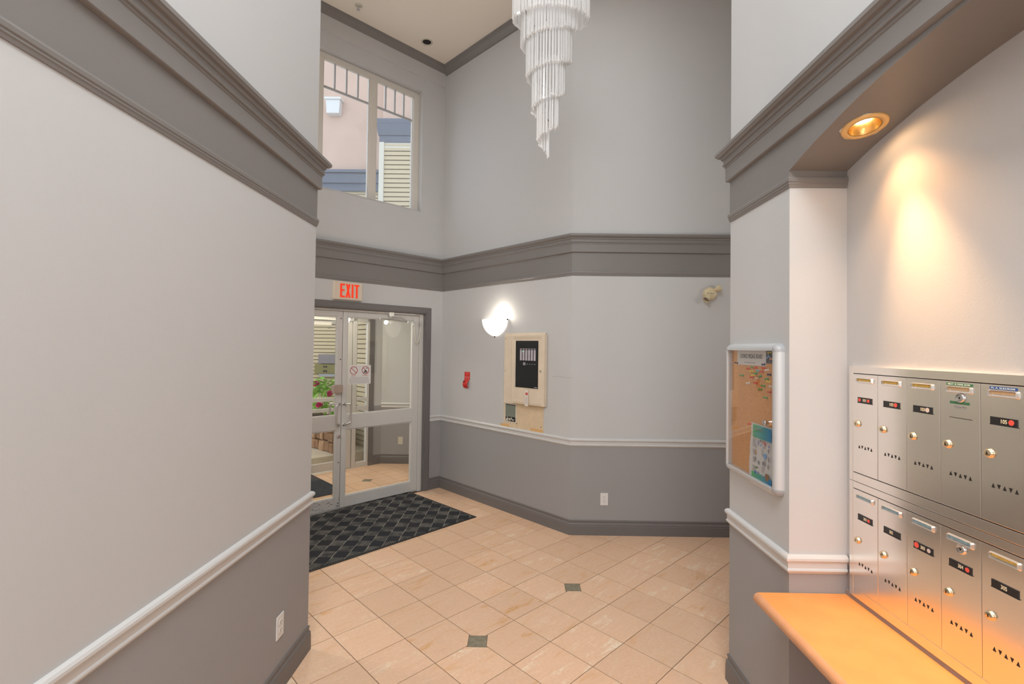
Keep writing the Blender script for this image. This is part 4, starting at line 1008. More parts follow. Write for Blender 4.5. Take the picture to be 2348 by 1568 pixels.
# bare board below the cabinet
bb = empty('backing_board', *at_middle(1.44, 1.04)); tag(bb, 'bare cream backing board with raw patches under the alarm cabinet', 'board')
mb = MB(); mb.box(1.150-1.44, 1.725-1.44, -.003, 0, .905-1.04, 1.172-1.04); mb.build('board', M['bare'], bb)
for (x, z) in ((1.352, .952), (1.695, .958)):
    mb = MB(); mb.cyl((x-1.44, -.003, z-1.04), (x-1.44, -.0055, z-1.04), .005, n=10); mb.build('screw', M['dark'], bb)
mb = MB(); random.seed(3)
for (s0, z0, z1) in ((1.118, 1.00, 1.26), (1.112, 1.20, 1.32), (1.118, 1.30, 1.44), (1.116, 1.40, 1.43), (1.120, 1.55, 1.62), (1.752, 1.36, 1.47), (1.756, 1.20, 1.22), (1.752, 1.08, 1.21), (1.752, .915, .965)):
    mb.box(s0-1.44, s0-1.44+.006, -.0012, 0, z0-1.04, z1-1.04); mb.box(s0-1.44, s0-1.44+random.uniform(.012, .022), -.0012, 0, z1-1.04-.007, z1-1.04)
    if random.random() < .6: mb.box(s0-1.44, s0-1.44+random.uniform(.010, .02), -.0012, 0, z0-1.04, z0-1.04+.006)
mb.build('plaster_patch', M['patch'], bb); bb.children[-1]['kind'] = 'stuff'
mb = MB(); mb.box(1.10-1.44, 1.24-1.44, -.0036, -.003, .905-1.04, .930-1.04); mb.box(1.55-1.44, 1.725-1.44, -.0036, -.003, .905-1.04, .935-1.04); mb.build('raw_strip', mat('raw_tan', srgb(214, 172, 116), .8), bb)
# grey junction cover
jb = empty('junction_box', *at_middle(1.258, 1.060)); tag(jb, 'grey metal junction cover with open wiring at its foot, under the alarm cabinet', 'electrical box')
mb = MB(); frame_rect(mb, -.082, .084, -.100, .092, .006, -.007, -.003); mb.build('white_rim', M['white'], jb)
mb = MB(); mb.box(-.074, .076, -.010, -.003, -.046, .078); mb.build('cover', M['greybox'], jb, bevel=.002)
mb = MB(); mb.box(-.076, .078, -.0040, -.003, -.094, .088); mb.build('recess', M['dark'], jb)
mb = MB(); mb.box(-.062, -.034, -.012, -.004, -.090, -.066); mb.box(-.018, .006, -.012, -.004, -.084, -.060); mb.tube([(-.05, -.010, -.048), (-.02, -.013, -.070), (.02, -.012, -.056), (.05, -.010, -.085)], .0035, 6); mb.tube([(.02, -.010, -.05), (.03, -.014, -.075), (.065, -.010, -.07)], .003, 6)
mb.build('wiring', M['ivory'], jb)
for (x, z) in ((-.066, .014), (.068, .014)):
    mb = MB(); mb.cyl((x, -.010, z), (x, -.012, z), .004, n=10); mb.build('screw', M['chrome'], jb)

# ------------------------------------------------------------------ outlets
def outlet(locrz, label, flip=False):
    g = empty('outlet', *locrz); tag(g, label, 'outlet')
    mb = MB(); mb.box(-.036, .036, -.0055, 0, -.0575, .0575); mb.build('plate', M['white'], g, bevel=.002)
    for zz in (.0195, -.0195):
        mb = MB(); mb.xz([(x*1.0, max(-.0125, min(.0125, z))+zz) for x, z in disc(.0165, 24)][::-1], -.0075, -.0055); r = mb.build('receptacle', M['white'], g, bevel=.0006)
        mb = MB(); mb.box(-.0075, -.0050, -.0079, -.0075, zz+.0005, zz+.008); mb.box(.0050, .0075, -.0079, -.0075, zz+.0010, zz+.0075); mb.cyl((0, -.0079, zz-.0065), (0, -.0075, zz-.0065), .0026, n=10)
        o = mb.build('slot', M['dark'], r)
    mb = MB(); mb.cyl((0, -.0055, 0), (0, -.0066, 0), .003, n=12); mb.build('screw', M['chrome'], g)
outlet(at_back(.323, .336), 'white duplex outlet on the far wall above the dark baseboard')
outlet(at_left(2.448, .331), 'white duplex outlet on the long side wall near its end corner')

# ------------------------------------------------------------------ emergency light
em = empty('emergency_light', *at_back(1.299, 2.281)); tag(em, 'aged cream twin-head emergency light on the far wall', 'emergency light')
mb = MB(); mb.lathe([(.004, .050), (.040, .048), (.055, .040), (.062, .028), (.064, .012), (.060, 0)], (0, 0, 0), (0, -1, 0), 32); b_ = mb.build('round_base', M['cream'], em, smooth=True)
for (x, z) in ((-.032, .002), (.018, -.002)): mb = MB(); mb.cyl((x, -.046, z), (x, -.051, z), .004, n=10); mb.build('screw', M['dark'], em)
for sx, (hx, hz), (dx, dz) in ((1, (.068, .046), (.8, .28)), (-1, (-.036, -.048), (-.62, -.62))):
    hd = MB(); c = Vector((hx, -.052, hz)); d = Vector((dx, -.35, dz)).normalized()
    hd.lathe([(.006, -.042), (.018, -.036), (.024, -.020), (.027, .0), (.033, .016), (.034, .024), (.030, .024), (.026, .010), (.012, .004)], c, d, 24)
    h_ = hd.build('lamp_head', M['cream'], em, smooth=True)
    l_ = MB(); l_.lathe([(.0, .008), (.027, .012)], c, d, 20); l_.build('lens', mat('lens', (.25, .22, .18), .2), h_)
    j = MB(); j.sphere(c-d*.040, .014, 12, 8); j.tube([c-d*.040, (hx*.45, -.040, hz*.45)], .009, 8); j.build('swivel', M['cream'], em, smooth=True)

# ------------------------------------------------------------------ cork board
cb = empty('cork_board', *at_right(2.325, 1.4525)); tag(cb, 'aluminium-framed glazed cork notice board on the pillar', 'notice board')
# local x = -(Y-2.325); board from Y 2.068 (x .257) to 2.582 (x -.257)
hx, hz, dp = .258, .330, .036
def rail_prof(n=14):
    pts = [(0, 0)]
    for k in range(n+1): a_ = pi/2*k/n; pts.append((.024*(1-cos(a_))-.0, dp*sin(a_)))
    pts += [(.032, dp), (.032, 0)]; return pts       # (inward, out)
def corner_frame(mb, side):
    pr_ = rail_prof()
    c = .026
    if side in ('l', 'r'):
        sx = -1 if side == 'l' else 1; z0, z1 = -hz+c, hz-c
        rows = [[mb.bm.verts.new((sx*(hx-i_), -o_, z)) for i_, o_ in pr_] for z in (z0, z1)]
    else:
        sz = 1 if side == 't' else -1; rows = [[mb.bm.verts.new((x, -o_, sz*(hz-i_))) for i_, o_ in pr_] for x in (-hx+c, hx-c)]
    k = len(pr_)
    for j in range(k): mb.face([rows[0][j], rows[1][j], rows[1][(j+1) % k], rows[0][(j+1) % k]])
    mb.face(rows[0][::-1]); mb.face(rows[1])
for side in 'lrtb':
    mb = MB(); corner_frame(mb, side); mb.build('frame_rail', M['alu'], cb)
for sx in (-1, 1):
    for sz in (-1, 1):
        mb = MB(); c0 = Vector((sx*(hx-.034), 0, sz*(hz-.034))); rows = []
        for k in range(9):
            a_ = pi/2*k/8; dx, dz = cos(a_)*sx, sin(a_)*sz
            rows.append([mb.bm.verts.new((c0.x+dx*(.0355-i_), -o_*1.02, c0.z+dz*(.0355-i_))) for i_, o_ in rail_prof()[:-2]]+[mb.bm.verts.new((c0.x, -dp*1.02, c0.z)), mb.bm.verts.new((c0.x, 0, c0.z))])
        k = len(rows[0])
        for i in range(8):
            for j in range(k): mb.face([rows[i][j], rows[i+1][j], rows[i+1][(j+1) % k], rows[i][(j+1) % k]])
        mb.face(rows[0]); mb.face(rows[-1]); mb.build('corner_cap', M['grey_cap'], cb, smooth=False)
mb = MB(); mb.box(-hx+.028, hx-.028, -.008, 0, -hz+.028, hz-.028); mb.build('cork_sheet', M['cork'], cb)
mb = MB(); mb.box(-hx+.030, hx-.030, -.0305, -.028, -hz+.030, hz-.030); mb.build('cover_pane', M['cover_glass'], cb)
LX = lambda y: -(y-2.325); LZ = lambda z: z-1.4525
mb = MB(); kx, kz = LX(2.150), LZ(1.431); mb.cyl((kx, -.028, kz), (kx, -.046, kz), .010, .0125, 20); mb.cyl((kx, -.046, kz), (kx, -.048, kz), .0125, .010, 20); mb.build('cover_lock', M['chrome'], cb, bevel=.001)
def on_cork(name, y, z, label, cat, off=.0085, group=None):
    (p, r) = at_right(y, z, off); g = empty(name, p, r, label, cat, group); return g
pg = on_cork('title_paper', 2.3485, 1.717, 'white sheet headed council message board at the top of the cork', 'paper')
mb = MB(); mb.box(-.1435, .1435, -.0008, 0, -.038, .038); mb.build('sheet', M['paper'], pg)
text('lettering', 'COUNCIL MESSAGE BOARD', .021, M['ink'], pg, .002, -.0012, .006, width=.222, shear=.25, bold=-.006)
text('lettering', 'Please feel free to post here', .006, M['grey_ink'], pg, -.010, -.0012, -.026, width=.112, shear=.3)
fl_ = on_cork('dark_flyer', 2.170, 1.724, 'dark printed flyer with blue and peach swooshes in the corner by the frame', 'flyer')
mb = MB(); mb.box(-.034, .034, -.0008, 0, -.031, .031); mb.build('sheet', M['flyer'], fl_)
mb = MB()
mb.xz([(-.030, -.004), (-.012, .004), (.004, -.002), (.004, -.008), (-.012, -.002), (-.030, -.012)][::-1], -.0014, -.0008); mb.build('blue_swoosh', M['print_sky'], fl_)
mb = MB(); mb.xz([(-.006, -.012), (.010, -.004), (.030, -.012), (.030, -.018), (.010, -.012), (-.004, -.018)][::-1], -.0014, -.0008); mb.build('peach_swoosh', mat('peach_print', srgb(230, 150, 110), .5), fl_)
mb = MB()
for k in range(2): mb.box(-.018, .022, -.0013, -.0008, -.024-.004*k, -.0225-.004*k)
mb.xz([(-.024, .004), (-.018, .016), (-.012, .016), (-.008, .004), (-.012, .004), (-.015, .012), (-.020, .004)][::-1], -.0013, -.0008); mb.build('printed_lines', M['print_grey'], fl_)
po = on_cork('recycling_poster', 2.236, 1.262, 'white poster with green-blue header and small pictures, hanging at the foot of the cork board', 'poster', .010)
# sheet slightly curled towards its far edge; local x from -.105 (far) to .10 (near)
mb = MB(); NX, NZ = 4, 12; g = {}
for i in range(NX+1):
    for j in range(NZ+1):
        t = j/NZ; x = -.095-.018*(1-t)*(1 if True else 0)*.9+(.195+.016*(1-t))*i/NX; z = .145-.290*(1-t)
        wv = .006*sin(pi*2*t)*(1-i/NX); g[i, j] = mb.bm.verts.new((x+(.0), -.001-.010*(1-i/NX)*(abs(sin(pi*t*1.2))*.6)-abs(wv)*.4, z))
for i in range(NX):
    for j in range(NZ): mb.face([g[i, j], g[i+1, j], g[i+1, j+1], g[i, j+1]])
o = mb.build('sheet', M['paper'], po, smooth=True)
def pbox(name, y0, y1, z0, z1, m, d=.0062, parent=po):
    mb = MB(); cx = 2.236-(y0+y1)/2; w = abs(y1-y0)/2; cz = (z0+z1)/2-1.262; mb.box(-w, w, -.0006, 0, -(z1-z0)/2, (z1-z0)/2)
    o = mb.build(name, m, parent); o.location = (cx, -d, cz); return o
pbox('header', 2.306, 2.140, 1.343, 1.402, M['print_gradient'], .0078); pbox('footer', 2.320, 2.140, 1.155, 1.179, M['print_gradient'], .0078)
text('lettering', 'Recyclable Items', .013, M['print_grey'], po, -.018, -.0088, .122, width=.085)
mb = MB()
for k, w in enumerate((.075, .095, .060)): mb.box(-.060, -.060+w, -.0088, -.0082, .103-.007*k, .1048-.007*k)
mb.build('printed_lines', M['print_sky'], po)
mb = MB()
for (bx, bz, n, w) in ((-.072, .070, 7, .040), (-.072, .020, 5, .034), (-.072, -.015, 5, .036), (-.074, -.055, 5, .034), (.010, .035, 6, .020), (.012, -.045, 5, .022), (-.080, -.118, 3, .030), (.050, -.122, 2, .024)):
    for k in range(n): mb.box(bx, bx+w*random.uniform(.6, 1), -.0086, -.0080, bz-.0055*k, bz-.0055*k+.0016)
mb.build('printed_lines', M['print_grey'], po); po.children[-1]['kind'] = 'stuff'
pics = [(-.020, .060, .010, .026, 'print_lilac'), (.000, .072, .012, .012, 'print_grey'), (.004, .052, .010, .010, 'print_sky'), (.022, .070, .008, .014, 'print_red'), (.040, .066, .012, .022, 'print_red'), (.075, .060, .016, .010, 'print_lilac'), (.034, .048, .010, .010, 'print_grey'), (.070, .040, .010, .020, 'print_grey'),
        (-.044, .012, .009, .024, 'print_orange'), (.040, .010, .026, .028, 'print_sky'), (.074, .004, .010, .026, 'print_grey'), (-.046, -.020, .014, .020, 'print_grey'), (-.018, -.030, .018, .020, 'print_grey'), (.030, -.026, .030, .022, 'print_grey'), (.068, -.030, .010, .022, 'print_grey'),
        (-.044, -.060, .012, .012, 'print_green'), (-.030, -.056, .012, .006, 'ink'), (-.048, -.082, .014, .018, 'print_blue'), (-.024, -.080, .018, .014, 'print_lilac'), (.018, -.092, .014, .010, 'print_grey'), (.058, -.080, .034, .032, 'print_brown')]
for (x, z, w, h, m) in pics:
    mb = MB(); mb.xz([(px*w/2*random.uniform(.75, 1.1), pz*h/2*random.uniform(.75, 1.1)) for px, pz in disc(1.1, 8)][::-1], -.0006, 0); o = mb.build('picture', M[m], po); o.location = (x, -.0080, z)
# push pins
def pin_mesh(m):
    mb = MB(); mb.lathe([(.0005, 0), (.0055, .0005), (.0060, .002), (.0030, .004), (.0026, .010), (.0045, .0125), (.0050, .0145), (.0045, .016), (.0005, .0165)], (0, 0, 0), (0, -1, 0), 12)
    bmesh.ops.recalc_face_normals(mb.bm, faces=mb.bm.faces); me = bpy.data.meshes.new('push_pin'); mb.bm.to_mesh(me); mb.bm.free(); me.materials.append(m)
    me.polygons.foreach_set('use_smooth', [True]*len(me.polygons)); return me
PM = {c: pin_mesh(M[c+'_pin']) for c in ('navy', 'red', 'green', 'yellow', 'cyan', 'white', 'clear')}
pins = [(2.488, 1.685, 'navy', 'navy push pin at the far lower corner of the title sheet'), (2.216, 1.688, 'navy', 'navy push pin at the lower corner of the title sheet nearest the dark flyer'),
 (2.358, 1.661, 'red', 'red push pin below the title sheet, far side of the scatter'), (2.316, 1.668, 'green', 'green push pin just under the title sheet beside a red pin'), (2.292, 1.671, 'red', 'red push pin highest in the scatter under the title sheet'),
 (2.330, 1.650, 'yellow', 'yellow push pin below the far red pin'), (2.264, 1.654, 'cyan', 'only cyan push pin on the cork'), (2.213, 1.670, 'red', 'red push pin beside the white pin under the title sheet corner'),
 (2.184, 1.663, 'white', 'white push pin right of the red pair under the title sheet'), (2.232, 1.653, 'red', 'red push pin close against the cyan pin'), (2.428, 1.626, 'green', 'green push pin farthest from the others, alone on the cork'),
 (2.311, 1.633, 'yellow', 'yellow push pin touching a green pin in mid scatter'), (2.289, 1.643, 'green', 'green push pin above the middle yellow pin'), (2.248, 1.632, 'green', 'green push pin under the cyan pin'),
 (2.165, 1.643, 'navy', 'navy push pin near the frame under the dark flyer'), (2.326, 1.621, 'red', 'red push pin under the middle yellow pin'), (2.270, 1.622, 'clear', 'clear push pin in the middle of the scatter'),
 (2.187, 1.625, 'green', 'green push pin under the navy pin near the frame'), (2.172, 1.610, 'yellow', 'yellow push pin near the cover frame'), (2.363, 1.592, 'white', 'white push pin low on the far side of the scatter'),
 (2.291, 1.596, 'red', 'red push pin between two low white and green pins'), (2.217, 1.588, 'green', 'green push pin below the near yellow pin'), (2.146, 1.590, 'white', 'white push pin half hidden by the frame'),
 (2.243, 1.570, 'green', 'green push pin second lowest in the scatter'), (2.162, 1.566, 'red', 'red push pin lowest red one near the frame'), (2.195, 1.537, 'green', 'green push pin lowest of all above the poster'),
 (2.161, 1.744, 'yellow', 'yellow push pin holding the dark flyer'), (2.335, 1.398, 'red', 'red push pin at the top corner of the poster')]
for (y, z, c, lab) in pins:
    p, r = at_right(y, z, .0085 if c != 'red' or z > 1.45 else .012); o = link('push_pin', PM[c]); o.location = p; o.rotation_euler = (random.uniform(-.25, .25), random.uniform(-.2, .2), r+random.uniform(-.35, .35))
    tag(o, lab, 'push pin', 'push pins on the cork board')

# ------------------------------------------------------------------ mailboxes
mx = empty('mailbox_bank', *at_niche(1.31, .745)); tag(mx, 'brushed steel wall bank of numbered mailboxes in two rows', 'mailboxes')
LY = lambda y: -(y-1.31)
NC = 8; CW = .1355; YD = 1.979
xL, xR = LY(2.001), LY(YD-NC*CW-.022)
pan = MB()
Zp = lambda z: z-.745
# face frame around the two door openings
def ring_frame(z0, z1, zi0, zi1):
    xi0, xi1 = LY(YD), LY(YD-NC*CW)
    pan.box(xL, xi0, -.013, 0, z0, z1); pan.box(xi1, xR, -.013, 0, z0, z1); pan.box(xi0, xi1, -.013, 0, zi1, z1); pan.box(xi0, xi1, -.013, 0, z0, zi0)
ring_frame(Zp(1.2285), Zp(1.692), Zp(1.263), Zp(1.664)); ring_frame(Zp(.764), Zp(1.2270), Zp(.801), Zp(1.200))
pan.build('face_frame', M['stainless'], mx, bevel=.0012)
mb = MB(); mb.box(LY(YD)+.0, LY(YD-NC*CW), -.004, 0, Zp(.801), Zp(1.664)); mb.build('dark_recess', M['dark'], mx)
TRI = []
tri = MB()
for k in range(5):
    x = .0367+k*.0164; s_ = .0048; h_ = .0062
    P = [(x-s_, -h_), (x+s_, -h_), (x, h_)] if k % 2 == 0 else [(x-s_, h_), (x, -h_), (x+s_, h_)]
    tri.xz(P if k % 2 == 0 else P, -.0007, 0)
bmesh.ops.recalc_face_normals(tri.bm, faces=tri.bm.faces); tri_me = bpy.data.meshes.new('vent_slot'); tri.bm.to_mesh(tri_me); tri.bm.free(); tri_me.materials.append(M['dark'])
def lock_mesh(r=.0125):
    mb = MB(); mb.lathe([(.0, .010), (r*.70, .0098), (r*.92, .0085), (r, .006), (r*1.05, .001), (r*1.12, 0)], (0, 0, 0), (0, -1, 0), 24)
    me = bpy.data.meshes.new('cylinder_lock'); bmesh.ops.recalc_face_normals(mb.bm, faces=mb.bm.faces); mb.bm.to_mesh(me); mb.bm.free(); me.materials.append(M['brass']); me.polygons.foreach_set('use_smooth', [True]*len(me.polygons)); return me
lock_me = lock_mesh()
def slot_mesh():
    """cast card holder: open tray with sloping lip"""
    mb = MB(); w, h = .0895, .0215
    o_ = rrect(w, h, .004, 3); i_ = rrect(w-.015, h-.010, .0015, 3, cz=.0022)
    o2 = rrect(w-.006, h-.006, .003, 3, cz=.0005)
    R0 = [mb.bm.verts.new((x, 0, z)) for x, z in o_]; R1 = [mb.bm.verts.new((x, -.0075, z)) for x, z in o2]; R2 = [mb.bm.verts.new((x, -.0060, z)) for x, z in i_]; R3 = [mb.bm.verts.new((x, -.0005, z)) for x, z in i_]
    n = len(R0)
    for a_, b_ in ((R0, R1), (R1, R2), (R2, R3)):
        for k in range(n): mb.face([a_[k], a_[(k+1) % n], b_[(k+1) % n], b_[k]])
    bmesh.ops.recalc_face_normals(mb.bm, faces=mb.bm.faces); me = bpy.data.meshes.new('card_holder'); mb.bm.to_mesh(me); mb.bm.free(); me.materials.append(M['chrome_soft']); return me
M['chrome_soft'] = mat('cast_satin_metal', (.80, .78, .75), .25, metal=.9)
slot_me = slot_mesh()
def add_door(row, col, number, card, dots, lock2=False, tape=None, plate=True):
    yl = YD-col*CW; ztop = 1.662 if row == 0 else 1.198; g = None
    dm = MB(); dm.box(.0006, CW-.0010, -.013, -.0045, -.3965, -.0005)
    d_ = dm.build('mailbox_door', M['stainless'], mx, bevel=.0012); d_.location = (LY(yl), 0, ztop-.745)
    f = -.013
    s_ = link('card_holder', slot_me, d_); s_.location = (.069, f, -.026)
    if card:
        mb = MB(); mb.box(-.037, .037, -.0012, 0, -.0035, .0050); c_ = mb.build('name_card', M[card], d_); c_.location = (.069, f, -.0245)
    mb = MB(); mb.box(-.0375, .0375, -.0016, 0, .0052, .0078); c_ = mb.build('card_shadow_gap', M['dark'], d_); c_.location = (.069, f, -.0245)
    l_ = link('cylinder_lock', lock_me, d_); l_.location = (.028, f, -.200)
    mb = MB(); mb.box(-.0012, .0012, -.0106, -.0098, -.0045, .0045); k_ = mb.build('keyway', M['dark'], d_); k_.location = (.028, f, -.200)
    v_ = link('vent_slot', tri_me, d_); v_.location = (0, f, -.290); v_['label'] = 'row of five small triangular vent slots'
    pz = -.103
    if plate and number:
        mb = MB(); mb.box(.031, .106, f-.0022, f, pz-.0105, pz+.0105); mb.build('number_plate', M['black'], d_)
        mb = MB(); mb.box(.030, .1085, f-.0030, f, pz-.0125, pz-.0105); mb.build('plate_channel', M['black'], d_)
        cx = {2: .0685}.get(len(dots), .074 if dots else .0675)
        if len(dots) == 1: cx = .071
        text('lettering', number, .0115, M['pale_digit'], d_, cx, f-.0025, pz, width=.017, bold=.012)
        for (x, r_, m) in dots:
            mb = MB(); mb.cyl((x, f-.0022, pz), (x, f-.0029, pz), r_, n=18); mb.build('dot_sticker', M[m], d_)
    if lock2:
        mb = MB(); mb.lathe([(.0, .0045), (.005, .005), (.0085, .004), (.0115, .007), (.0145, .005), (.0155, 0)], (.0725, f, -.0495), (0, -1, 0), 24); mb.build('master_lock', M['chrome'], d_, smooth=True)
        mb = MB(); mb.box(.0713, .0737, f-.0060, f-.0048, -.0530, -.0460); mb.build('keyway', M['dark'], d_)
    if tape:
        for (x0, x1, z, txt, m) in tape:
            mb = MB(); mb.box(x0, x1, f-.0012, f, z-.0040, z+.0040); mb.build('label_tape', M[m], d_)
            if txt: text('lettering', txt, .0046, M['emboss'], d_, (x0+x1)/2, f-.0016, z, width=(x1-x0)*.86)
    return d_
RD, WD = 'red_dot', 'white_dot'
add_door(0, 0, '101', 'card_y', [(.0415, .0070, RD), (.089, .0065, RD)])
add_door(0, 1, '102', 'card_y', [(.089, .0075, RD)])
add_door(0, 2, '103', 'card_y', [(.089, .0078, WD)])
d4 = add_door(0, 3, '', 'card_p', [], lock2=True, tape=[(.0235, .112, -.0090, 'NOT A MAIL BOX', 'green_tape'), (.036, .101, -.0660, '', 'green_tape')], plate=False)
mb = MB(); mb.box(.033, .110, -.0134, -.013, -.1140, -.1122); mb.build('letter_slit', M['dark'], d4)
text('lettering', 'Elevator Tech', .0050, M['grey_ink'], d4, .071, -.0134, -.0780, width=.040); 
mb = MB(); mb.box(.056, .088, -.0134, -.013, -.0850, -.0838); mb.build('printed_lines', M['grey_ink'], d4)
add_door(0, 4, '105', 'card_p', [(.091, .0078, RD)], tape=[(.029, .106, -.0100, 'M. A. SULLIVAN', 'blue_tape')])
add_door(1, 0, '301', 'card_b', [(.090, .0065, RD)])
add_door(1, 1, '302', 'card_b', [])
add_door(1, 2, '303', 'card_b', [(.0430, .0095, RD), (.092, .0068, WD)])
add_door(1, 3, '304', 'card_b', [(.093, .0068, RD)], lock2=True)
add_door(1, 4, '305', 'card_y', [])
for r in (0, 1):
    for c in (5, 6, 7): add_door(r, c, '', None, [])
# grey backsplash strip between shelf and mailboxes
mb = MB(); mb.box(XN-.008, XN, NY0+.01, YP-.002, .7455, .766); tag(mb.build('trim_11', mat('grey_caulk_strip', srgb(150, 140, 138), .6)), 'thin grey strip between the shelf and the steel mailboxes', 'trim', kind='structure')

# ------------------------------------------------------------------ shelf
sh = empty('shelf', (XR, 1.08, .7455), 0, 'orange maple ledge with a rounded edge under the steel mailboxes', 'shelf')
mb = MB(); w0 = 1.013-XR
mb.box(w0, XN-.0085-XR, NY0-.0-1.08+.004, YP-.003-1.08, -.045, 0); mb.build('board', M['shelf'], sh)
mb = MB()
pts = [(w0+.0, -.045), (w0+.0, 0)]
prof = [(0, 0)]+[(-.0225*sin(pi*k/10), -.0225+.0225*cos(pi*k/10)) for k in range(11)]
rows = [[mb.bm.verts.new((w0+.001+x, y, z)) for x, z in prof] for y in (NY0-1.08+.004, YP-.003-1.08)]
for j in range(len(prof)): mb.face([rows[0][j], rows[1][j], rows[1][(j+1) % len(prof)], rows[0][(j+1) % len(prof)]])
mb.face(rows[0][::-1]); mb.face(rows[1]); mb.build('rounded_edge', M['shelf_edge'], sh, smooth=False)

# ------------------------------------------------------------------ niche downlight
sl = math.atan2(arch(LY0+LHY)-arch(LY0-LHY), 2*LHY); cz = (arch(LY0+LHY)+arch(LY0-LHY))/2
dlg = empty('arch_downlight', (LX0, LY0, cz), 0, 'lit gold recessed downlight in the arched soffit over the mailboxes', 'downlight')
dlg.rotation_euler = (sl, 0, 0)
mb = MB(); mb.lathe([(.050, -.001), (.052, -.006), (.070, -.006), (.074, -.003), (.074, .001)], (0, 0, 0), (0, 0, 1), 40); mb.build('trim_ring', M['gold_trim'], dlg, smooth=True)
mb = MB(); mb.lathe([(.0505, -.004), (.0485, .004), (.046, .010), (.034, .050), (.028, .062)], (0, 0, 0), (0, 0, 1), 40); mb.build('reflector', M['gold'], dlg, smooth=True)
mb = MB(); mb.lathe([(.0505, -.0045), (.053, -.0062)], (0, 0, 0), (0, 0, 1), 40); mb.build('dark_groove', M['dark'], dlg, smooth=True)
mb = MB(); mb.lathe([(.0, .030), (.016, .032), (.026, .040), (.028, .055), (.018, .070), (.0, .072)], (0, 0, 0), (0, 0, 1), 24); mb.build('bulb', M['warm_bulb'], dlg, smooth=True)
mb = MB()
for a0, a1, w_ in ((150, 172, .005), (18, 40, .006), (225, 250, .005), (92, 118, .003)):
    for k in range(6):
        b0, b1 = radians(a0+(a1-a0)*k/6), radians(a0+(a1-a0)*(k+1)/6); r0, r1 = .073, .075+w_*sin(pi*(k+.5)/6)
        mb.prism([(r0*cos(b0), r0*sin(b0)), (r1*cos(b0), r1*sin(b0)), (r1*cos(b1), r1*sin(b1)), (r0*cos(b1), r0*sin(b1))], -.0015, -.0005)
mb.build('chipped_plaster', M['patch'], dlg); dlg.children[-1]['kind'] = 'stuff'
def spot(name, loc, power, col, size, blend, r, rx=0, ry=0):
    l = bpy.data.lights.new(name, 'SPOT'); l.energy = power; l.color = col; l.spot_size = radians(size); l.spot_blend = blend; l.shadow_soft_size = r
    o = bpy.data.objects.new(name, l); o.location = loc; o.rotation_euler = (rx, ry, 0); COL.objects.link(o); return o
spot('niche_spot', (LX0, LY0-.004, cz-.014), 84, (1, .57, .26), 50, 1.0, .022, sl)
spot('niche_spill', (LX0, LY0-.004, cz-.012), 15, (1, .50, .20), 98, 1.0, .022, sl)
spot('niche_scallop', (LX0, LY0-.004, cz-.010), .65, (1, .60, .30), 164, .3, .02, sl)

# ------------------------------------------------------------------ ceiling fittings
cdl = empty('ceiling_downlight', (-1.093, 5.472, CEIL), 0, 'unlit black recessed downlight in the tan lobby ceiling', 'downlight')
mb = MB(); mb.lathe([(.048, -.001), (.050, -.006), (.064, -.006), (.067, -.001)], (0, 0, 0), (0, 0, 1), 32); mb.build('trim_ring', M['ivory'], cdl, smooth=True)
mb = MB(); mb.lathe([(.0, -.002), (.049, -.0015)], (0, 0, 0), (0, 0, 1), 32); mb.build('dark_baffle', M['dark'], cdl)
spk = empty('sprinkler', (-1.689, 4.884, CEIL), 0, 'small sprinkler head on a white escutcheon in the lobby ceiling', 'sprinkler')
mb = MB(); mb.lathe([(.0, -.010), (.014, -.010), (.030, -.006), (.038, -.001), (.038, 0)], (0, 0, 0), (0, 0, 1), 24); mb.build('escutcheon', M['ivory'], spk, smooth=True)
mb = MB(); mb.cyl((0, 0, -.008), (0, 0, -.030), .007, n=10); mb.tube([(-.010, 0, -.012), (-.013, 0, -.030), (0, 0, -.046)], .0022, 6); mb.tube([(.010, 0, -.012), (.013, 0, -.030), (0, 0, -.046)], .0022, 6); mb.lathe([(.0, -.048), (.016, -.050), (.018, -.047), (.0, -.045)], (0, 0, 0), (0, 0, 1), 16); mb.build('spray_head', M['chrome'], spk)

# ------------------------------------------------------------------ chandelier
YC = 3.40; PXM = YC/F_PX
def img(xp, yp):
    d_ = fw + r2*((xp-PPX)/F_PX) - u2*((yp-PPY)/F_PX); k = YC/d_.y; return d_*k
cpos = img(1254, 60); CX = cpos.x
ch = empty('chandelier', (CX, YC, CEIL), 0, 'tall cascading chandelier of clear rods hanging in a narrowing spiral', 'chandelier')
mb = MB(); mb.lathe([(.0, -.05), (.10, -.045), (.16, -.02), (.17, 0)], (0, 0, 0), (0, 0, 1), 32); mb.build('canopy', M['chrome'], ch, smooth=True)
mb = MB(); mb.cyl((0, 0, -.04), (0, 0, -1.9), .008, n=12); mb.build('central_stem', M['chrome'], ch)
random.seed(11)
rm = MB(); LR = .42
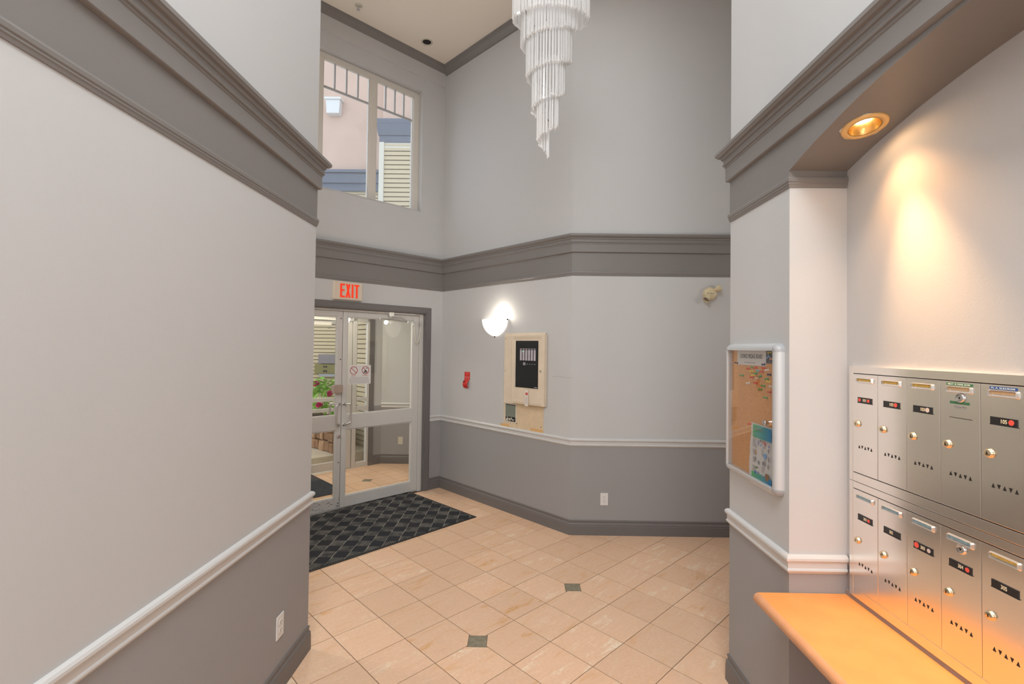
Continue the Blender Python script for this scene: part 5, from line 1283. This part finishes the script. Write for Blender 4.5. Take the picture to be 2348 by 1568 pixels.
# triangular rod with a slanted, pointed foot
def rod_mesh(Lr, r=.0100):
    mb = MB(); P = [(r*cos(a_), r*sin(a_)) for a_ in (pi/2, pi/2+2.09, pi/2+4.19)]
    top = [mb.bm.verts.new((x, y, Lr)) for x, y in P]; bot = [mb.bm.verts.new((x, y, .016 if k else .0)) for k, (x, y) in enumerate(P)]
    mid = [mb.bm.verts.new((x, y, .030)) for x, y in P]
    for k in range(3): mb.face([mid[k], mid[(k+1) % 3], top[(k+1) % 3], top[k]]); mb.face([bot[k], bot[(k+1) % 3], mid[(k+1) % 3], mid[k]])
    mb.face(top); mb.face(bot[::-1]); bmesh.ops.recalc_face_normals(mb.bm, faces=mb.bm.faces)
    b_ = bmesh.ops.bevel(mb.bm, geom=[e for e in mb.bm.edges if abs(e.verts[0].co.z-e.verts[1].co.z) > .05], offset=.0028, segments=1, affect='EDGES')
    me = bpy.data.meshes.new('glass_rod'); mb.bm.to_mesh(me); mb.bm.free(); me.materials.append(M['rod']); return me
RM = [rod_mesh(.30), rod_mesh(.38), rod_mesh(.22)]
# helix: image height of the rod feet against radius (photograph pixels at the chandelier's distance)
tab = [(60, 84), (80, 66), (110, 58), (147, 56), (170, 48), (190, 44), (219, 42), (245, 34), (266, 31), (296, 27), (320, 22), (340, 14), (372, 5)]
def rad_at(y):
    for (a_, ra), (b_, rb) in zip(tab, tab[1:]):
        if a_ <= y <= b_: return ra+(rb-ra)*(y-a_)/(b_-a_)
    return 5
zpix = lambda y: img(1254, y).z+CAM_H-CEIL
nrod = 0; OV = .62                                     # the rings are oval
def put(r, ang, zb, me, ox=0.0):
    global nrod
    r += random.choice((-.004, .0, .004)) if r > .05 else 0
    o = link('glass_rod', me, ch); o.location = (ox+r*cos(ang), OV*r*sin(ang), zb+random.uniform(-.006, .006)); o.rotation_euler = (0, 0, ang+pi/2+random.uniform(-.5, .5)); nrod += 1
hoop = MB()
# level rings at the top, then the falling spiral
for (yy, rr, nn_) in ((-60, 88, 70), (52, 87, 76)):
    for k in range(nn_): put(rr*PXM, 2*pi*k/nn_, zpix(yy), RM[1], 9*PXM)
    hoop.tube([(9*PXM+rr*PXM*cos(2*pi*k/40), OV*rr*PXM*sin(2*pi*k/40), zpix(yy)+.37) for k in range(41)], .004, 6)
y = 76.0; ang = 0.10; turn = 73.5
hl = []
while y < 371:
    r = rad_at(y); put(r*PXM, -ang, zpix(y), RM[0] if y < 330 else RM[2]); hl.append((r*PXM*cos(-ang), OV*r*PXM*sin(-ang), zpix(y)+.27))
    step = .0212/max(r*PXM, .012); step = min(step, 1.3); ang += step; y += turn*step/(2*pi)
hoop.tube(hl, .004, 6)
hoop.build('spiral_frame', M['chrome'], ch)
print('tiles', n_single, 'rods', nrod)
